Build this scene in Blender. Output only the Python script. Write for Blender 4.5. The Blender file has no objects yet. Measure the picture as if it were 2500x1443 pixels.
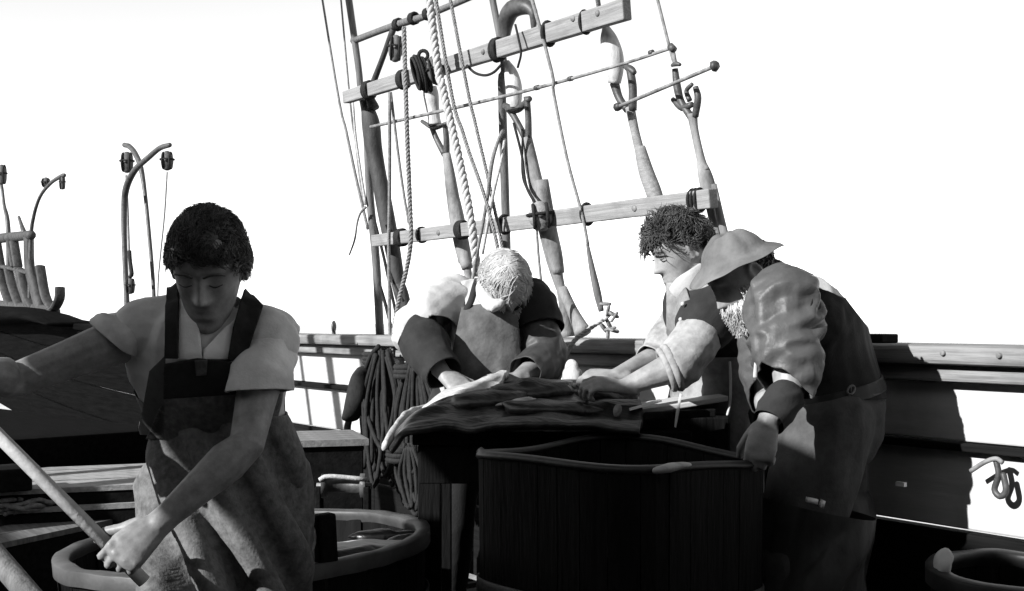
import bpy, bmesh, math, random
import numpy as np
from mathutils import Vector, Matrix, noise

random.seed(7)
V = Vector
scene = bpy.context.scene
COL = scene.collection

# ------------------------------------------------------------------ camera, light, exposure
F, HZ, H = 2945.0, 790.0, 1.25          # focal length in photo pixels, horizon row, eye height (m)
cam_d = bpy.data.cameras.new('camera')
cam_d.sensor_width = 36.0
cam_d.lens = 36.0 * F / 2500.0
cam_d.shift_y = 68.5 / 2500.0
cam_d.clip_start = 0.05
cam_d.clip_end = 20000
cam = bpy.data.objects.new('camera', cam_d)
cam.location = (0, 0, H)
cam.rotation_euler = (math.radians(90), 0, 0)
COL.objects.link(cam)
scene.camera = cam

SUN = V((0.735, 0.51, -0.445)).normalized()      # travel direction of the sunlight
to_sun = -SUN
world = bpy.data.worlds.new('World')
scene.world = world
world.use_nodes = True
wn = world.node_tree.nodes
wl = world.node_tree.links
bg = wn['Background']
sky = wn.new('ShaderNodeTexSky')
sky.sky_type = 'NISHITA'
sky.sun_disc = False
sky.sun_elevation = math.asin(to_sun.z)
sky.sun_rotation = math.atan2(to_sun.x, to_sun.y)
sky.air_density = 1.3
sky.dust_density = 0.05
bw = wn.new('ShaderNodeRGBToBW')                # monochrome film
wl.new(sky.outputs['Color'], bw.inputs['Color'])
wl.new(bw.outputs['Val'], bg.inputs['Color'])
bg.inputs['Strength'].default_value = 0.13

sun_d = bpy.data.lights.new('sun', 'SUN')
sun_d.energy = 4.8
sun_d.angle = math.radians(0.5)
sun_d.color = (1, 1, 1)
sun_o = bpy.data.objects.new('sun', sun_d)
sun_o.rotation_euler = SUN.to_track_quat('-Z', 'Y').to_euler()
COL.objects.link(sun_o)

scene.view_settings.view_transform = 'Standard'
scene.view_settings.look = 'None'
scene.view_settings.exposure = 1.1
scene.view_settings.gamma = 1.0
scene.view_settings.use_curve_mapping = False

# ------------------------------------------------------------------ geometry of the place
def P(px, py, d):
    """point at distance d in front of the eye, seen at photo pixel (px, py)"""
    return V(((px - 1250) / F * d, d, H - (py - HZ) / F * d))

def pix(p):
    return (1250 + F * p.x / p.y, HZ + F * (H - p.z) / p.y)

B0 = V((0.2496, 4.9, 0))                 # a point under the inboard edge of the rail
RD = V((-0.5713, 0.8207, 0))             # rail direction, aft (to the left, away)
ND = V((-0.8207, -0.5713, 0))            # inboard normal
UP = V((0, 0, 1))

def R(s, t, z):
    return B0 + RD * s + ND * t + UP * z

def ray(px, py):
    return V(((px - 1250) / F, 1.0, -(py - HZ) / F))

def RP(px, py, t=0.0):
    """point seen at the pixel on the upright plane of the rail, t metres inboard"""
    v = ray(px, py)
    d = (t + B0.dot(ND)) / v.dot(ND)
    return V((0, 0, H)) + v * d

TILT = math.tan(math.radians(6))
def G(px, py, off=0.0):
    """point on the plane of the shrouds, off metres inboard of it"""
    v = ray(px, py)
    # n.(p-B) - tilt*(z-1.19) = -0.12+off
    k = ND - UP * TILT
    c = -0.12 + off + B0.dot(ND) - TILT * 1.19
    d = (c - k.dot(V((0, 0, H)))) / v.dot(k)
    return V((0, 0, H)) + v * d

def sheer(s):
    return 0.0 if s < 4 else 0.0062 * (s - 4) ** 2

# ------------------------------------------------------------------ materials (all neutral: a monochrome print)
def mat(name, base, rough=0.8, var=0.35, scale=8.0, stretch=(1, 1, 1), rot=0.0, bump=0.3, bscale=None,
        spec=0.3, detail=6.0, spots=0.0, spot_scale=3.0, spot_col=None, dist=0.004, coat=0.0):
    m = bpy.data.materials.new(name)
    m.use_nodes = True
    nt = m.node_tree
    N, L = nt.nodes, nt.links
    b = N['Principled BSDF']
    tc = N.new('ShaderNodeTexCoord')
    r = N.new('ShaderNodeMapping'); r.inputs['Rotation'].default_value = (0, 0, rot)
    mp = N.new('ShaderNodeMapping'); mp.inputs['Scale'].default_value = stretch
    L.new(tc.outputs['Object'], r.inputs['Vector']); L.new(r.outputs['Vector'], mp.inputs['Vector'])
    n1 = N.new('ShaderNodeTexNoise'); n1.inputs['Scale'].default_value = scale
    n1.inputs['Detail'].default_value = detail; n1.inputs['Roughness'].default_value = 0.65
    L.new(mp.outputs['Vector'], n1.inputs['Vector'])
    cr = N.new('ShaderNodeValToRGB')
    lo, hi = base * (1 - var), base * (1 + var)
    cr.color_ramp.elements[0].position = 0.32; cr.color_ramp.elements[0].color = (lo, lo, lo, 1)
    cr.color_ramp.elements[1].position = 0.68; cr.color_ramp.elements[1].color = (hi, hi, hi, 1)
    L.new(n1.outputs['Fac'], cr.inputs['Fac'])
    out = cr.outputs['Color']
    if spots > 0:
        n2 = N.new('ShaderNodeTexNoise'); n2.inputs['Scale'].default_value = spot_scale
        n2.inputs['Detail'].default_value = 5; n2.inputs['Roughness'].default_value = 0.6
        L.new(r.outputs['Vector'], n2.inputs['Vector'])
        mr = N.new('ShaderNodeMapRange')
        mr.inputs['From Min'].default_value = 0.52; mr.inputs['From Max'].default_value = 0.66
        mr.inputs['To Max'].default_value = spots
        L.new(n2.outputs['Fac'], mr.inputs['Value'])
        mx = N.new('ShaderNodeMixRGB')
        sc = spot_col if spot_col is not None else base * 0.35
        mx.inputs['Color2'].default_value = (sc, sc, sc, 1)
        L.new(mr.outputs['Result'], mx.inputs['Fac']); L.new(out, mx.inputs['Color1'])
        out = mx.outputs['Color']
    L.new(out, b.inputs['Base Color'])
    b.inputs['Roughness'].default_value = rough
    b.inputs['Specular IOR Level'].default_value = spec
    if coat:
        b.inputs['Coat Weight'].default_value = coat
        b.inputs['Coat Roughness'].default_value = 0.2
    if bump:
        n3 = N.new('ShaderNodeTexNoise'); n3.inputs['Scale'].default_value = bscale or scale * 3
        n3.inputs['Detail'].default_value = 5
        L.new(mp.outputs['Vector'], n3.inputs['Vector'])
        bp = N.new('ShaderNodeBump'); bp.inputs['Strength'].default_value = bump; bp.inputs['Distance'].default_value = dist
        L.new(n3.outputs['Fac'], bp.inputs['Height']); L.new(bp.outputs['Normal'], b.inputs['Normal'])
    return m

YAW = math.atan2(RD.y, RD.x)
M = {}
M['deck'] = mat('deck_wood', 0.12, 0.75, 0.4, 5, (0.5, 9, 3), -YAW, 0.5, spots=0.6, spot_scale=1.6)
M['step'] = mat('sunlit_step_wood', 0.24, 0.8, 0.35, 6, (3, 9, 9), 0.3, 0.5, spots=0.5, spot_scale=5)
M['shirtshade'] = mat('shaded_cotton', 0.062, 0.5, 0.2, 12, bump=0.5, bscale=120, dist=0.002, spots=0.5, spot_scale=9, spot_col=0.06)  # darkened to stand for shade on the sleeves of the white shirt
M['rail'] = mat('rail_wood', 0.17, 0.7, 0.35, 6, (0.6, 10, 10), -YAW, 0.6, spots=0.45, spot_scale=3)
M['white'] = mat('white_paint', 0.40, 0.6, 0.1, 5, (0.6, 4, 4), -YAW, 0.25, spots=0.4, spot_scale=4, spot_col=0.22)
M['tarred'] = mat('tarred_and_shade_wood', 0.007, 0.8, 0.5, 5, (0.6, 8, 8), -YAW, 0.5, spec=0.05)
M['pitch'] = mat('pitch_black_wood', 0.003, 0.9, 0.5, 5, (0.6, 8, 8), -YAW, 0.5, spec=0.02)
M['board'] = mat('weathered_board', 0.19, 0.75, 0.3, 7, (0.5, 12, 12), -YAW, 0.5, spots=0.35, spot_scale=5)
M['spar'] = mat('spar_wood', 0.10, 0.7, 0.4, 9, (8, 8, 0.7), 0, 0.5)
M['served'] = mat('served_shroud', 0.17, 0.85, 0.5, 16, (1, 1, 0.5), 0, 0.8)
M['servdark'] = mat('tarred_shroud', 0.035, 0.7, 0.5, 16, (1, 1, 0.5), 0, 0.8)
M['heart'] = mat('pale_wood_block', 0.42, 0.7, 0.3, 10, (4, 4, 0.8), 0, 0.4, spots=0.4, spot_scale=9)
M['iron'] = mat('black_iron', 0.045, 0.5, 0.5, 20, bump=0.5, spec=0.4)
M['rust'] = mat('pale_iron', 0.16, 0.6, 0.5, 25, bump=0.5)
M['rope'] = mat('hemp_rope', 0.17, 0.9, 0.35, 60, bump=0.6)
M['ropepale'] = mat('pale_rope', 0.36, 0.9, 0.3, 60, bump=0.6)
M['ropedark'] = mat('tarred_rope', 0.011, 0.85, 0.5, 50, bump=0.7)
M['block'] = mat('dark_block', 0.06, 0.6, 0.4, 12, (4, 4, 1), 0, 0.4)
M['vat'] = mat('oily_vat_wood', 0.0045, 0.7, 0.6, 5, (6, 6, 0.8), 0, 0.6, spec=0.08, dist=0.006)
M['rim'] = mat('worn_rim_wood', 0.016, 0.45, 0.5, 9, bump=0.4)
M['tubrim'] = mat('tub_rim_wood', 0.045, 0.5, 0.4, 9, bump=0.4)
M['oil'] = mat('black_oil', 0.006, 0.25, 0.4, 4, bump=0.15, bscale=5, dist=0.02, spec=0.3)
M['blubber'] = mat('whale_skin', 0.012, 0.33, 0.7, 8, (1, 5, 1), 0.4, 0.55, bscale=16, dist=0.008, spec=0.6, spots=0.5, spot_scale=7, spot_col=0.05)
M['fat'] = mat('pale_blubber', 0.34, 0.5, 0.3, 12, (1, 4, 1), 0.5, 0.6, spec=0.4)
M['skin'] = mat('weathered_skin', 0.20, 0.5, 0.3, 22, bump=0.25, bscale=120, spec=0.35, dist=0.002)
M['skindark'] = mat('tanned_skin', 0.18, 0.5, 0.3, 30, bump=0.25, bscale=120, spec=0.35, dist=0.002)
M['skinpale'] = mat('pale_skin', 0.21, 0.5, 0.28, 22, bump=0.25, bscale=120, spec=0.35, dist=0.002)
M['hairdark'] = mat('dark_hair', 0.030, 0.5, 0.5, 40, bump=0.2, spec=0.4)
M['hairmid'] = mat('brown_hair', 0.035, 0.5, 0.5, 40, bump=0.2, spec=0.4)
M['hairwhite'] = mat('white_hair', 0.36, 0.7, 0.2, 30, bump=0.2)
M['hairgrey'] = mat('grey_beard', 0.34, 0.7, 0.3, 30, bump=0.2)
M['shirtgrey'] = mat('grey_cotton', 0.50, 0.9, 0.16, 14, bump=0.5, bscale=150, dist=0.002, spots=0.3, spot_scale=5)
M['shirtpale'] = mat('pale_cotton', 0.72, 0.9, 0.12, 14, bump=0.5, bscale=150, dist=0.002)
M['shirtwhite'] = mat('white_cotton', 0.40, 0.9, 0.08, 12, bump=0.5, bscale=120, dist=0.002, spots=0.15, spot_scale=7)
M['shirtspot'] = mat('stained_white_cotton', 0.27, 0.9, 0.25, 22, bump=0.5, bscale=120, dist=0.002, spots=0.6, spot_scale=14)
M['denim'] = mat('dark_mottled_denim', 0.055, 0.9, 0.5, 40, bump=0.6, bscale=120, dist=0.003, spots=0.5, spot_scale=16, spot_col=0.015)
M['skirt'] = mat('mottled_canvas_skirt', 0.105, 0.9, 0.4, 55, bump=0.6, bscale=140, dist=0.003, spots=0.4, spot_scale=22, spot_col=0.03)
M['bib'] = mat('black_bib_cloth', 0.012, 0.85, 0.4, 26, bump=0.5, bscale=120, dist=0.003)
M['vest'] = mat('charcoal_vest', 0.016, 0.9, 0.3, 20, bump=0.5, bscale=140, dist=0.002)
M['trouser'] = mat('grey_trousers', 0.055, 0.9, 0.3, 14, bump=0.5, bscale=120, dist=0.003)
M['apron'] = mat('grimy_canvas_apron', 0.17, 0.75, 0.45, 10, bump=0.6, bscale=60, dist=0.004, spots=0.6, spot_scale=6)
M['aprondark'] = mat('dirty_canvas_apron', 0.075, 0.75, 0.45, 10, bump=0.6, bscale=60, dist=0.004, spots=0.6, spot_scale=6)
M['oilskin'] = mat('greasy_oilskin', 0.035, 0.55, 0.5, 7, (1, 1, 0.5), 0.6, 0.6, dist=0.006)
M['hat'] = mat('old_felt_hat', 0.11, 0.9, 0.35, 9, bump=0.5, bscale=70, dist=0.003, spots=0.5, spot_scale=8)
M['boot'] = mat('black_leather', 0.015, 0.5, 0.4, 10, bump=0.3)
M['pole'] = mat('ash_pole', 0.38, 0.6, 0.15, 12, (3, 3, 3), 0, 0.3)
M['brass'] = mat('bright_buckle', 0.6, 0.3, 0.1, 10, bump=0.1, spec=0.8)
M['canvas'] = mat('dark_canvas', 0.010, 0.95, 0.3, 12, bump=0.5, spec=0.05)
M['boat'] = mat('boat_paint', 0.35, 0.6, 0.2, 5, bump=0.3)

# ------------------------------------------------------------------ objects
ORIG = {}
def thing(name, label, cat, loc, group=None):
    o = bpy.data.objects.new(name, None)
    o.empty_display_size = 0.1
    o.location = loc
    o['label'] = label; o['category'] = cat
    if group: o['group'] = group
    COL.objects.link(o)
    ORIG[o.name] = V(loc)
    return o

def origin(o):
    return ORIG.get(o.name, V((0, 0, 0)))

def link_mesh(name, me, m, parent=None, loc=None, label=None):
    """me holds world coordinates; the object's origin goes to loc (or its parent's origin)"""
    o = bpy.data.objects.new(name, me)
    COL.objects.link(o)
    base = V(loc) if loc is not None else (origin(parent) if parent else V((0, 0, 0)))
    if base.length > 0:
        me.transform(Matrix.Translation(-base))
    if parent:
        o.parent = parent
        o.location = base - origin(parent)
    else:
        o.location = base
    ORIG[o.name] = base
    if m is not None:
        me.materials.clear(); me.materials.append(m)
    if label: o['label'] = label
    return o

def tag(o, label, cat, group=None):
    o['label'] = label; o['category'] = cat
    if group: o['group'] = group
    return o

def stuff(o, kind='stuff'):
    o['kind'] = kind
    return o

# ------------------------------------------------------------------ mesh helpers
def crom(pts, n):
    """Catmull-Rom resample of a list of tuples / vectors"""
    pts = [np.array(p, float) for p in pts]
    if len(pts) < 3 or n <= 1:
        return pts
    out = []
    for i in range(len(pts) - 1):
        p1, p2 = pts[i], pts[i + 1]
        p0 = pts[i - 1] if i > 0 else 2 * p1 - p2
        p3 = pts[i + 2] if i + 2 < len(pts) else 2 * p2 - p1
        for k in range(n):
            t = k / n
            out.append(0.5 * ((2 * p1) + (-p0 + p2) * t + (2 * p0 - 5 * p1 + 4 * p2 - p3) * t * t + (-p0 + 3 * p1 - 3 * p2 + p3) * t ** 3))
    out.append(pts[-1])
    return out

class MB:
    def __init__(self):
        self.v, self.f = [], []
    def add(self, vs, fs):
        k = len(self.v)
        self.v += [tuple(x) for x in vs]
        self.f += [tuple(i + k for i in f) for f in fs]
    def loft(self, pts, rad, seg=14, hint=None, sub=1, round_ends=True, caps=True):
        """tube through pts; rad = number or (across hint, other way)"""
        pr = []
        for p, r in zip(pts, rad):
            a, b = (r, r) if isinstance(r, (int, float)) else r
            pr.append((p[0], p[1], p[2], a, b))
        if sub > 1: pr = crom(pr, sub)
        C = [V(q[:3]) for q in pr]
        A = [max(1e-4, float(q[3])) for q in pr]; Bq = [max(1e-4, float(q[4])) for q in pr]
        n = len(C)
        if round_ends:
            def end(c, t, a, b):
                e = []
                m = min(a, b)
                for ang in (25, 50, 72):
                    s = math.radians(ang)
                    e.append((c + t * m * math.sin(s), a * math.cos(s), b * math.cos(s)))
                return e
            t0 = (C[0] - C[1]).normalized(); t1 = (C[-1] - C[-2]).normalized()
            e0 = end(C[0], t0, A[0], Bq[0])[::-1]; e1 = end(C[-1], t1, A[-1], Bq[-1])
            C = [e[0] for e in e0] + C + [e[0] for e in e1]
            A = [e[1] for e in e0] + A + [e[1] for e in e1]
            Bq = [e[2] for e in e0] + Bq + [e[2] for e in e1]
            n = len(C)
        vs, fs = [], []
        side = None
        for i in range(n):
            t = (C[min(i + 1, n - 1)] - C[max(i - 1, 0)])
            if t.length < 1e-9: t = V((0, 0, 1))
            t.normalize()
            h = V(hint) if hint is not None else (side if side is not None else (V((0, 0, 1)) if abs(t.z) < 0.9 else V((1, 0, 0))))
            s = h - t * h.dot(t)
            if s.length < 1e-5: s = t.orthogonal()
            s.normalize()
            u = t.cross(s)
            side = s
            for k in range(seg):
                a = 2 * math.pi * k / seg
                vs.append(C[i] + s * (A[i] * math.cos(a)) + u * (Bq[i] * math.sin(a)))
        for i in range(n - 1):
            for k in range(seg):
                k2 = (k + 1) % seg
                fs.append((i * seg + k, i * seg + k2, (i + 1) * seg + k2, (i + 1) * seg + k))
        if caps:
            fs.append(tuple(range(seg - 1, -1, -1)))
            fs.append(tuple((n - 1) * seg + k for k in range(seg)))
        self.add(vs, fs)
        return self
    def tube(self, pts, r, seg=8, sub=4):
        n = len(pts)
        rad = r if isinstance(r, (list, tuple)) else [r] * n
        return self.loft(pts, rad, seg=seg, sub=sub if n > 2 else 1, round_ends=False)
    def ell(self, c, ax, seg=16, rings=10):
        """ellipsoid; ax = three axis vectors"""
        c = V(c); ax = [V(a) for a in ax]
        vs, fs = [], []
        vs.append(c + ax[2])
        for i in range(1, rings):
            th = math.pi * i / rings
            for k in range(seg):
                ph = 2 * math.pi * k / seg
                vs.append(c + ax[0] * (math.sin(th) * math.cos(ph)) + ax[1] * (math.sin(th) * math.sin(ph)) + ax[2] * math.cos(th))
        vs.append(c - ax[2])
        for k in range(seg):
            fs.append((0, 1 + k, 1 + (k + 1) % seg))
        for i in range(rings - 2):
            for k in range(seg):
                a = 1 + i * seg
                fs.append((a + k, a + seg + k, a + seg + (k + 1) % seg, a + (k + 1) % seg))
        last = len(vs) - 1; a = 1 + (rings - 2) * seg
        for k in range(seg):
            fs.append((last, a + (k + 1) % seg, a + k))
        self.add(vs, fs)
        return self
    def ball(self, c, r, seg=14, rings=9):
        return self.ell(c, ((r, 0, 0), (0, r, 0), (0, 0, r)), seg, rings)
    def box(self, c, ax):
        """box; ax = three half-axis vectors"""
        c = V(c); a, b, d = [V(x) for x in ax]
        if a.cross(b).dot(d) < 0: a = -a
        vs = [c + a * i + b * j + d * k for k in (-1, 1) for j in (-1, 1) for i in (-1, 1)]
        fs = [(0, 2, 3, 1), (4, 5, 7, 6), (0, 1, 5, 4), (2, 6, 7, 3), (0, 4, 6, 2), (1, 3, 7, 5)]
        self.add(vs, fs)
        return self
    def torus(self, c, n, R_, r, seg=18, rs=8, ax=None, stretch=(1, 1)):
        c = V(c); n = V(n).normalized()
        s = V(ax) if ax is not None else n.orthogonal()
        s = (s - n * s.dot(n)).normalized(); u = n.cross(s)
        vs, fs = [], []
        for i in range(seg):
            a = 2 * math.pi * i / seg
            d = s * math.cos(a) * stretch[0] + u * math.sin(a) * stretch[1]
            dn = (s * math.cos(a) + u * math.sin(a))
            for k in range(rs):
                b = 2 * math.pi * k / rs
                vs.append(c + d * R_ + dn * (r * math.cos(b)) + n * (r * math.sin(b)))
        for i in range(seg):
            for k in range(rs):
                i2, k2 = (i + 1) % seg, (k + 1) % rs
                fs.append((i * rs + k, i2 * rs + k, i2 * rs + k2, i * rs + k2))
        self.add(vs, fs)
        return self
    def lathe(self, c, prof, seg=28, ax=(0, 0, 1), sx=(1, 0, 0), ell=(1, 1), closed=False):
        """prof = [(r, z)...] turned round ax"""
        c = V(c); ax = V(ax).normalized(); s = V(sx); s = (s - ax * s.dot(ax)).normalized(); u = ax.cross(s)
        vs, fs = [], []
        n = len(prof)
        for r, z in prof:
            for k in range(seg):
                a = 2 * math.pi * k / seg
                vs.append(c + ax * z + s * (r * ell[0] * math.cos(a)) + u * (r * ell[1] * math.sin(a)))
        rng = range(n) if closed else range(n - 1)
        for i in rng:
            j = (i + 1) % n
            for k in range(seg):
                k2 = (k + 1) % seg
                fs.append((i * seg + k, i * seg + k2, j * seg + k2, j * seg + k))
        self.add(vs, fs)
        return self
    def mesh(self, name='m', smooth=True):
        me = bpy.data.meshes.new(name)
        me.from_pydata(self.v, [], self.f)
        me.update()
        if smooth:
            me.polygons.foreach_set('use_smooth', [True] * len(me.polygons))
        return me
    def build(self, name, m, parent=None, smooth=True, loc=None, label=None, bevel=0.0):
        o = link_mesh(name, self.mesh(name, smooth), m, parent, loc, label)
        if bevel:
            b = o.modifiers.new('bevel', 'BEVEL'); b.width = bevel; b.segments = 2; b.limit_method = 'ANGLE'
        return o

def evaluated(me, mods):
    """run modifiers [(type, {props})] over a mesh and return the result"""
    o = bpy.data.objects.new('tmp', me)
    COL.objects.link(o)
    for k, (ty, pr) in enumerate(mods):
        md = o.modifiers.new('m%d' % k, ty)
        for a, b in pr.items(): setattr(md, a, b)
    dg = bpy.context.evaluated_depsgraph_get()
    dg.update()
    r = bpy.data.meshes.new_from_object(o.evaluated_get(dg))
    bpy.data.objects.remove(o)
    r.polygons.foreach_set('use_smooth', [True] * len(r.polygons))
    return r

def fuse(mb, voxel=0.006, smooth=3, fac=0.5):
    me = mb.mesh('fuse')
    mods = [('REMESH', dict(mode='VOXEL', voxel_size=voxel))]
    if smooth: mods.append(('SMOOTH', dict(factor=fac, iterations=smooth)))
    return evaluated(me, mods)

def solid(me, th=0.004, offset=1.0):
    return evaluated(me, [('SOLIDIFY', dict(thickness=th, offset=offset))])

def bisect(me, co, no):
    """keep the side of the plane that lies against no"""
    bm = bmesh.new(); bm.from_mesh(me)
    bmesh.ops.bisect_plane(bm, geom=bm.verts[:] + bm.edges[:] + bm.faces[:], dist=1e-6, plane_co=co, plane_no=no, clear_outer=True)
    bm.to_mesh(me); bm.free(); me.update()
    me.polygons.foreach_set('use_smooth', [True] * len(me.polygons))
    return me

def crop_poly(me, poly):
    """keep what lies inside a convex pixel polygon: each edge is a cutting plane through the eye"""
    eye = V((0, 0, H))
    c = ray(sum(p[0] for p in poly) / len(poly), sum(p[1] for p in poly) / len(poly))
    for i in range(len(poly)):
        a, b = ray(*poly[i]), ray(*poly[(i + 1) % len(poly)])
        no = a.cross(b)
        if no.dot(c) > 0: no = -no
        bisect(me, eye, no)
    return me

def copy_mesh(me):
    return me.copy()

def join(meshes):
    bm = bmesh.new()
    for me in meshes: bm.from_mesh(me)
    r = bpy.data.meshes.new('join'); bm.to_mesh(r); bm.free()
    r.polygons.foreach_set('use_smooth', [True] * len(r.polygons))
    return r

def wrinkle(me, amp=0.008, freq=14.0, axis=(0, 0, 1), stretch=3.0, seed=0, fine=0.35, bias=0.5):
    """folds running along axis, pushed out along the normals"""
    ax = V(axis).normalized()
    n = len(me.vertices)
    co = np.empty(n * 3); me.vertices.foreach_get('co', co); co = co.reshape(-1, 3)
    no = np.empty(n * 3); me.vertex_normals.foreach_get('vector', no); no = no.reshape(-1, 3)
    axn = np.array(ax)
    q = co - np.outer(co @ axn, axn) * (1 - 1.0 / stretch)
    d = np.empty(n)
    so = V((seed * 7.3, seed * 3.1, seed * 5.7))
    for i in range(n):
        p = V(q[i]) * freq + so
        w = noise.noise_vector(p * 0.45) * 0.8
        a = 1 - abs(noise.noise(p + w)) * 2
        d[i] = a - bias + fine * noise.noise(p * 2.7)
    co += no * (d * amp)[:, None]
    me.vertices.foreach_set('co', co.ravel()); me.update()
    return me

def folds(me, amp, k, slant, z0, z1, seed=0, sharp=0.6, noise_k=3.0, warp=1.6):
    """deep hanging folds: ridges that follow x + slant*z, growing from height z0 down to z1"""
    n = len(me.vertices)
    co = np.empty(n * 3); me.vertices.foreach_get('co', co); co = co.reshape(-1, 3)
    no = np.empty(n * 3); me.vertex_normals.foreach_get('vector', no); no = no.reshape(-1, 3)
    so = V((seed * 4.1, 0, 0))
    d = np.empty(n)
    for i in range(n):
        p = V(co[i])
        f = max(0.0, min(1.0, (z0 - p.z) / max(1e-6, z0 - z1)))
        w = noise.noise(p * noise_k + so) * warp + noise.noise(p * noise_k * 2.3 + so) * warp * 0.4
        s = math.sin(k * (p.x + slant * p.z + 0.3 * p.y) + w * 2)
        d[i] = amp * (0.25 + 0.75 * f) * (abs(s) ** sharp * (1 if s > 0 else -1)) * (0.55 + 0.6 * noise.noise(p * 4 + so * 2))
    co += no * d[:, None]
    me.vertices.foreach_set('co', co.ravel()); me.update()
    return me

def largest(me):
    bm = bmesh.new(); bm.from_mesh(me)
    seen = set(); best = []
    for v in bm.verts:
        if v.index in seen: continue
        st = [v]; comp = []; seen.add(v.index)
        while st:
            x = st.pop(); comp.append(x)
            for e in x.link_edges:
                y = e.other_vert(x)
                if y.index not in seen: seen.add(y.index); st.append(y)
        if len(comp) > len(best): best = comp
    keep = set(best)
    bmesh.ops.delete(bm, geom=[v for v in bm.verts if v not in keep], context='VERTS')
    bm.to_mesh(me); bm.free(); me.update()
    return me

def rope3(pts, rad, pitch, parent, name, m, sub=6):
    """three strand rope along pts"""
    c = [V(p) for p in crom([tuple(p) for p in pts], sub * 6)] if len(pts) > 2 else [V(pts[0]).lerp(V(pts[1]), i / 60) for i in range(61)]
    # resample by length
    L = [0.0]
    for i in range(1, len(c)): L.append(L[-1] + (c[i] - c[i - 1]).length)
    n = max(12, int(L[-1] / pitch * 8))
    res, j = [], 0
    for i in range(n + 1):
        l = L[-1] * i / n
        while j < len(L) - 2 and L[j + 1] < l: j += 1
        f = (l - L[j]) / max(1e-9, L[j + 1] - L[j])
        res.append(c[j].lerp(c[j + 1], min(1, f)))
    mb = MB()
    for k in range(3):
        ps = []
        for i, p in enumerate(res):
            t = (res[min(i + 1, n)] - res[max(i - 1, 0)]).normalized()
            s = (V((0, -1, 0)) - t * t.dot(V((0, -1, 0)))).normalized(); u = t.cross(s)
            a = 2 * math.pi * (k / 3 + L[-1] * i / n / pitch)
            ps.append(p + (s * math.cos(a) + u * math.sin(a)) * rad * 0.5)
        mb.loft(ps, [rad * 0.56] * len(ps), seg=6, round_ends=False)
    return mb.build(name, m, parent)

def wpx(p, w):
    """radius in metres of something w pixels wide seen at p"""
    return 0.5 * w * p.y / F

# ------------------------------------------------------------------ sea
mb = MB()
mb.add([(-9000, -3000, -2.6), (9000, -3000, -2.6), (9000, 12000, -2.6), (-9000, 12000, -2.6)], [(0, 1, 2, 3)])
M['sea'] = mat('sea_water', 0.30, 0.25, 0.2, 0.6, (1, 0.5, 1), 0.3, 0.5, 0.9, dist=0.2, spec=0.6)
sea = mb.build('sea', M['sea'], smooth=False); sea['kind'] = 'structure'

# ------------------------------------------------------------------ deck
mb = MB()
mb.box(R(5, 3.4, -0.06), (RD * 12, ND * 3.5, UP * 0.03))
deck = mb.build('deck', M['tarred'], smooth=False, loc=R(5, 3.4, -0.06)); deck['kind'] = 'structure'
W = 0.14
mb = MB(); mb.box((0, 0, 0), (RD * 12, ND * (W / 2 - 0.004), UP * 0.015))
pm = mb.mesh('plank', False)
pm.materials.append(M['deck'])
for i in range(46):
    o = bpy.data.objects.new('plank', pm); COL.objects.link(o)
    o.parent = deck
    o.location = R(5, 0.08 + W * (i + 0.5), -0.014 + random.uniform(-0.002, 0.002)) - origin(deck)
# waterway timber along the foot of the bulwark
mb = MB(); mb.box(R(5, 0.13, 0.05), (RD * 12, ND * 0.09, UP * 0.05))
mb.build('waterway', M['tarred'], deck, smooth=False, bevel=0.012)

# ------------------------------------------------------------------ bulwark
bul = thing('bulwark', 'ship bulwark of white painted planks under a broad weathered wooden cap rail', 'bulwark', R(0, 0, 0))
def strip(name, m, s0, s1, t0, t1, z0, z1, step=0.5, jit=0.0, parent=None, bevel=0.006):
    """long timber following the sheer of the rail"""
    mb = MB()
    n = max(1, int((s1 - s0) / step))
    vs, fs = [], []
    for i in range(n + 1):
        s = s0 + (s1 - s0) * i / n
        h = sheer(s)
        j = random.uniform(-jit, jit)
        for t, z in ((t0, z0), (t1, z0), (t1, z1), (t0, z1)):
            vs.append(R(s, t + (j if t == t1 else 0), z + h + (j * 0.5)))
    for i in range(n):
        a = i * 4
        for k in range(4):
            fs.append((a + k, a + 4 + k, a + 4 + (k + 1) % 4, a + (k + 1) % 4))
    fs.append((0, 1, 2, 3)); e = n * 4; fs.append((e + 3, e + 2, e + 1, e))
    mb.add(vs, fs)
    me = mb.mesh(name, False)
    bm = bmesh.new(); bm.from_mesh(me); bmesh.ops.recalc_face_normals(bm, faces=bm.faces[:]); bm.to_mesh(me); bm.free()
    o = link_mesh(name, me, m, parent or bul)
    if bevel:
        b = o.modifiers.new('bevel', 'BEVEL'); b.width = bevel; b.segments = 2; b.limit_method = 'ANGLE'
    return o
edges = [-4.2, -0.55, 4.15, 14.5]
for a, b in zip(edges[:-1], edges[1:]):
    far = a > 4
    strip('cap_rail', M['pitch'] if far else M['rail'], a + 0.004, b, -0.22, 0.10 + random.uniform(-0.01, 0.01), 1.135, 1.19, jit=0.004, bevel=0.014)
    strip('rail_band', M['pitch'] if far else M['rail'], a + 0.004, b, -0.10, 0.055, 1.085, 1.133, jit=0.003, bevel=0.008)
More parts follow.
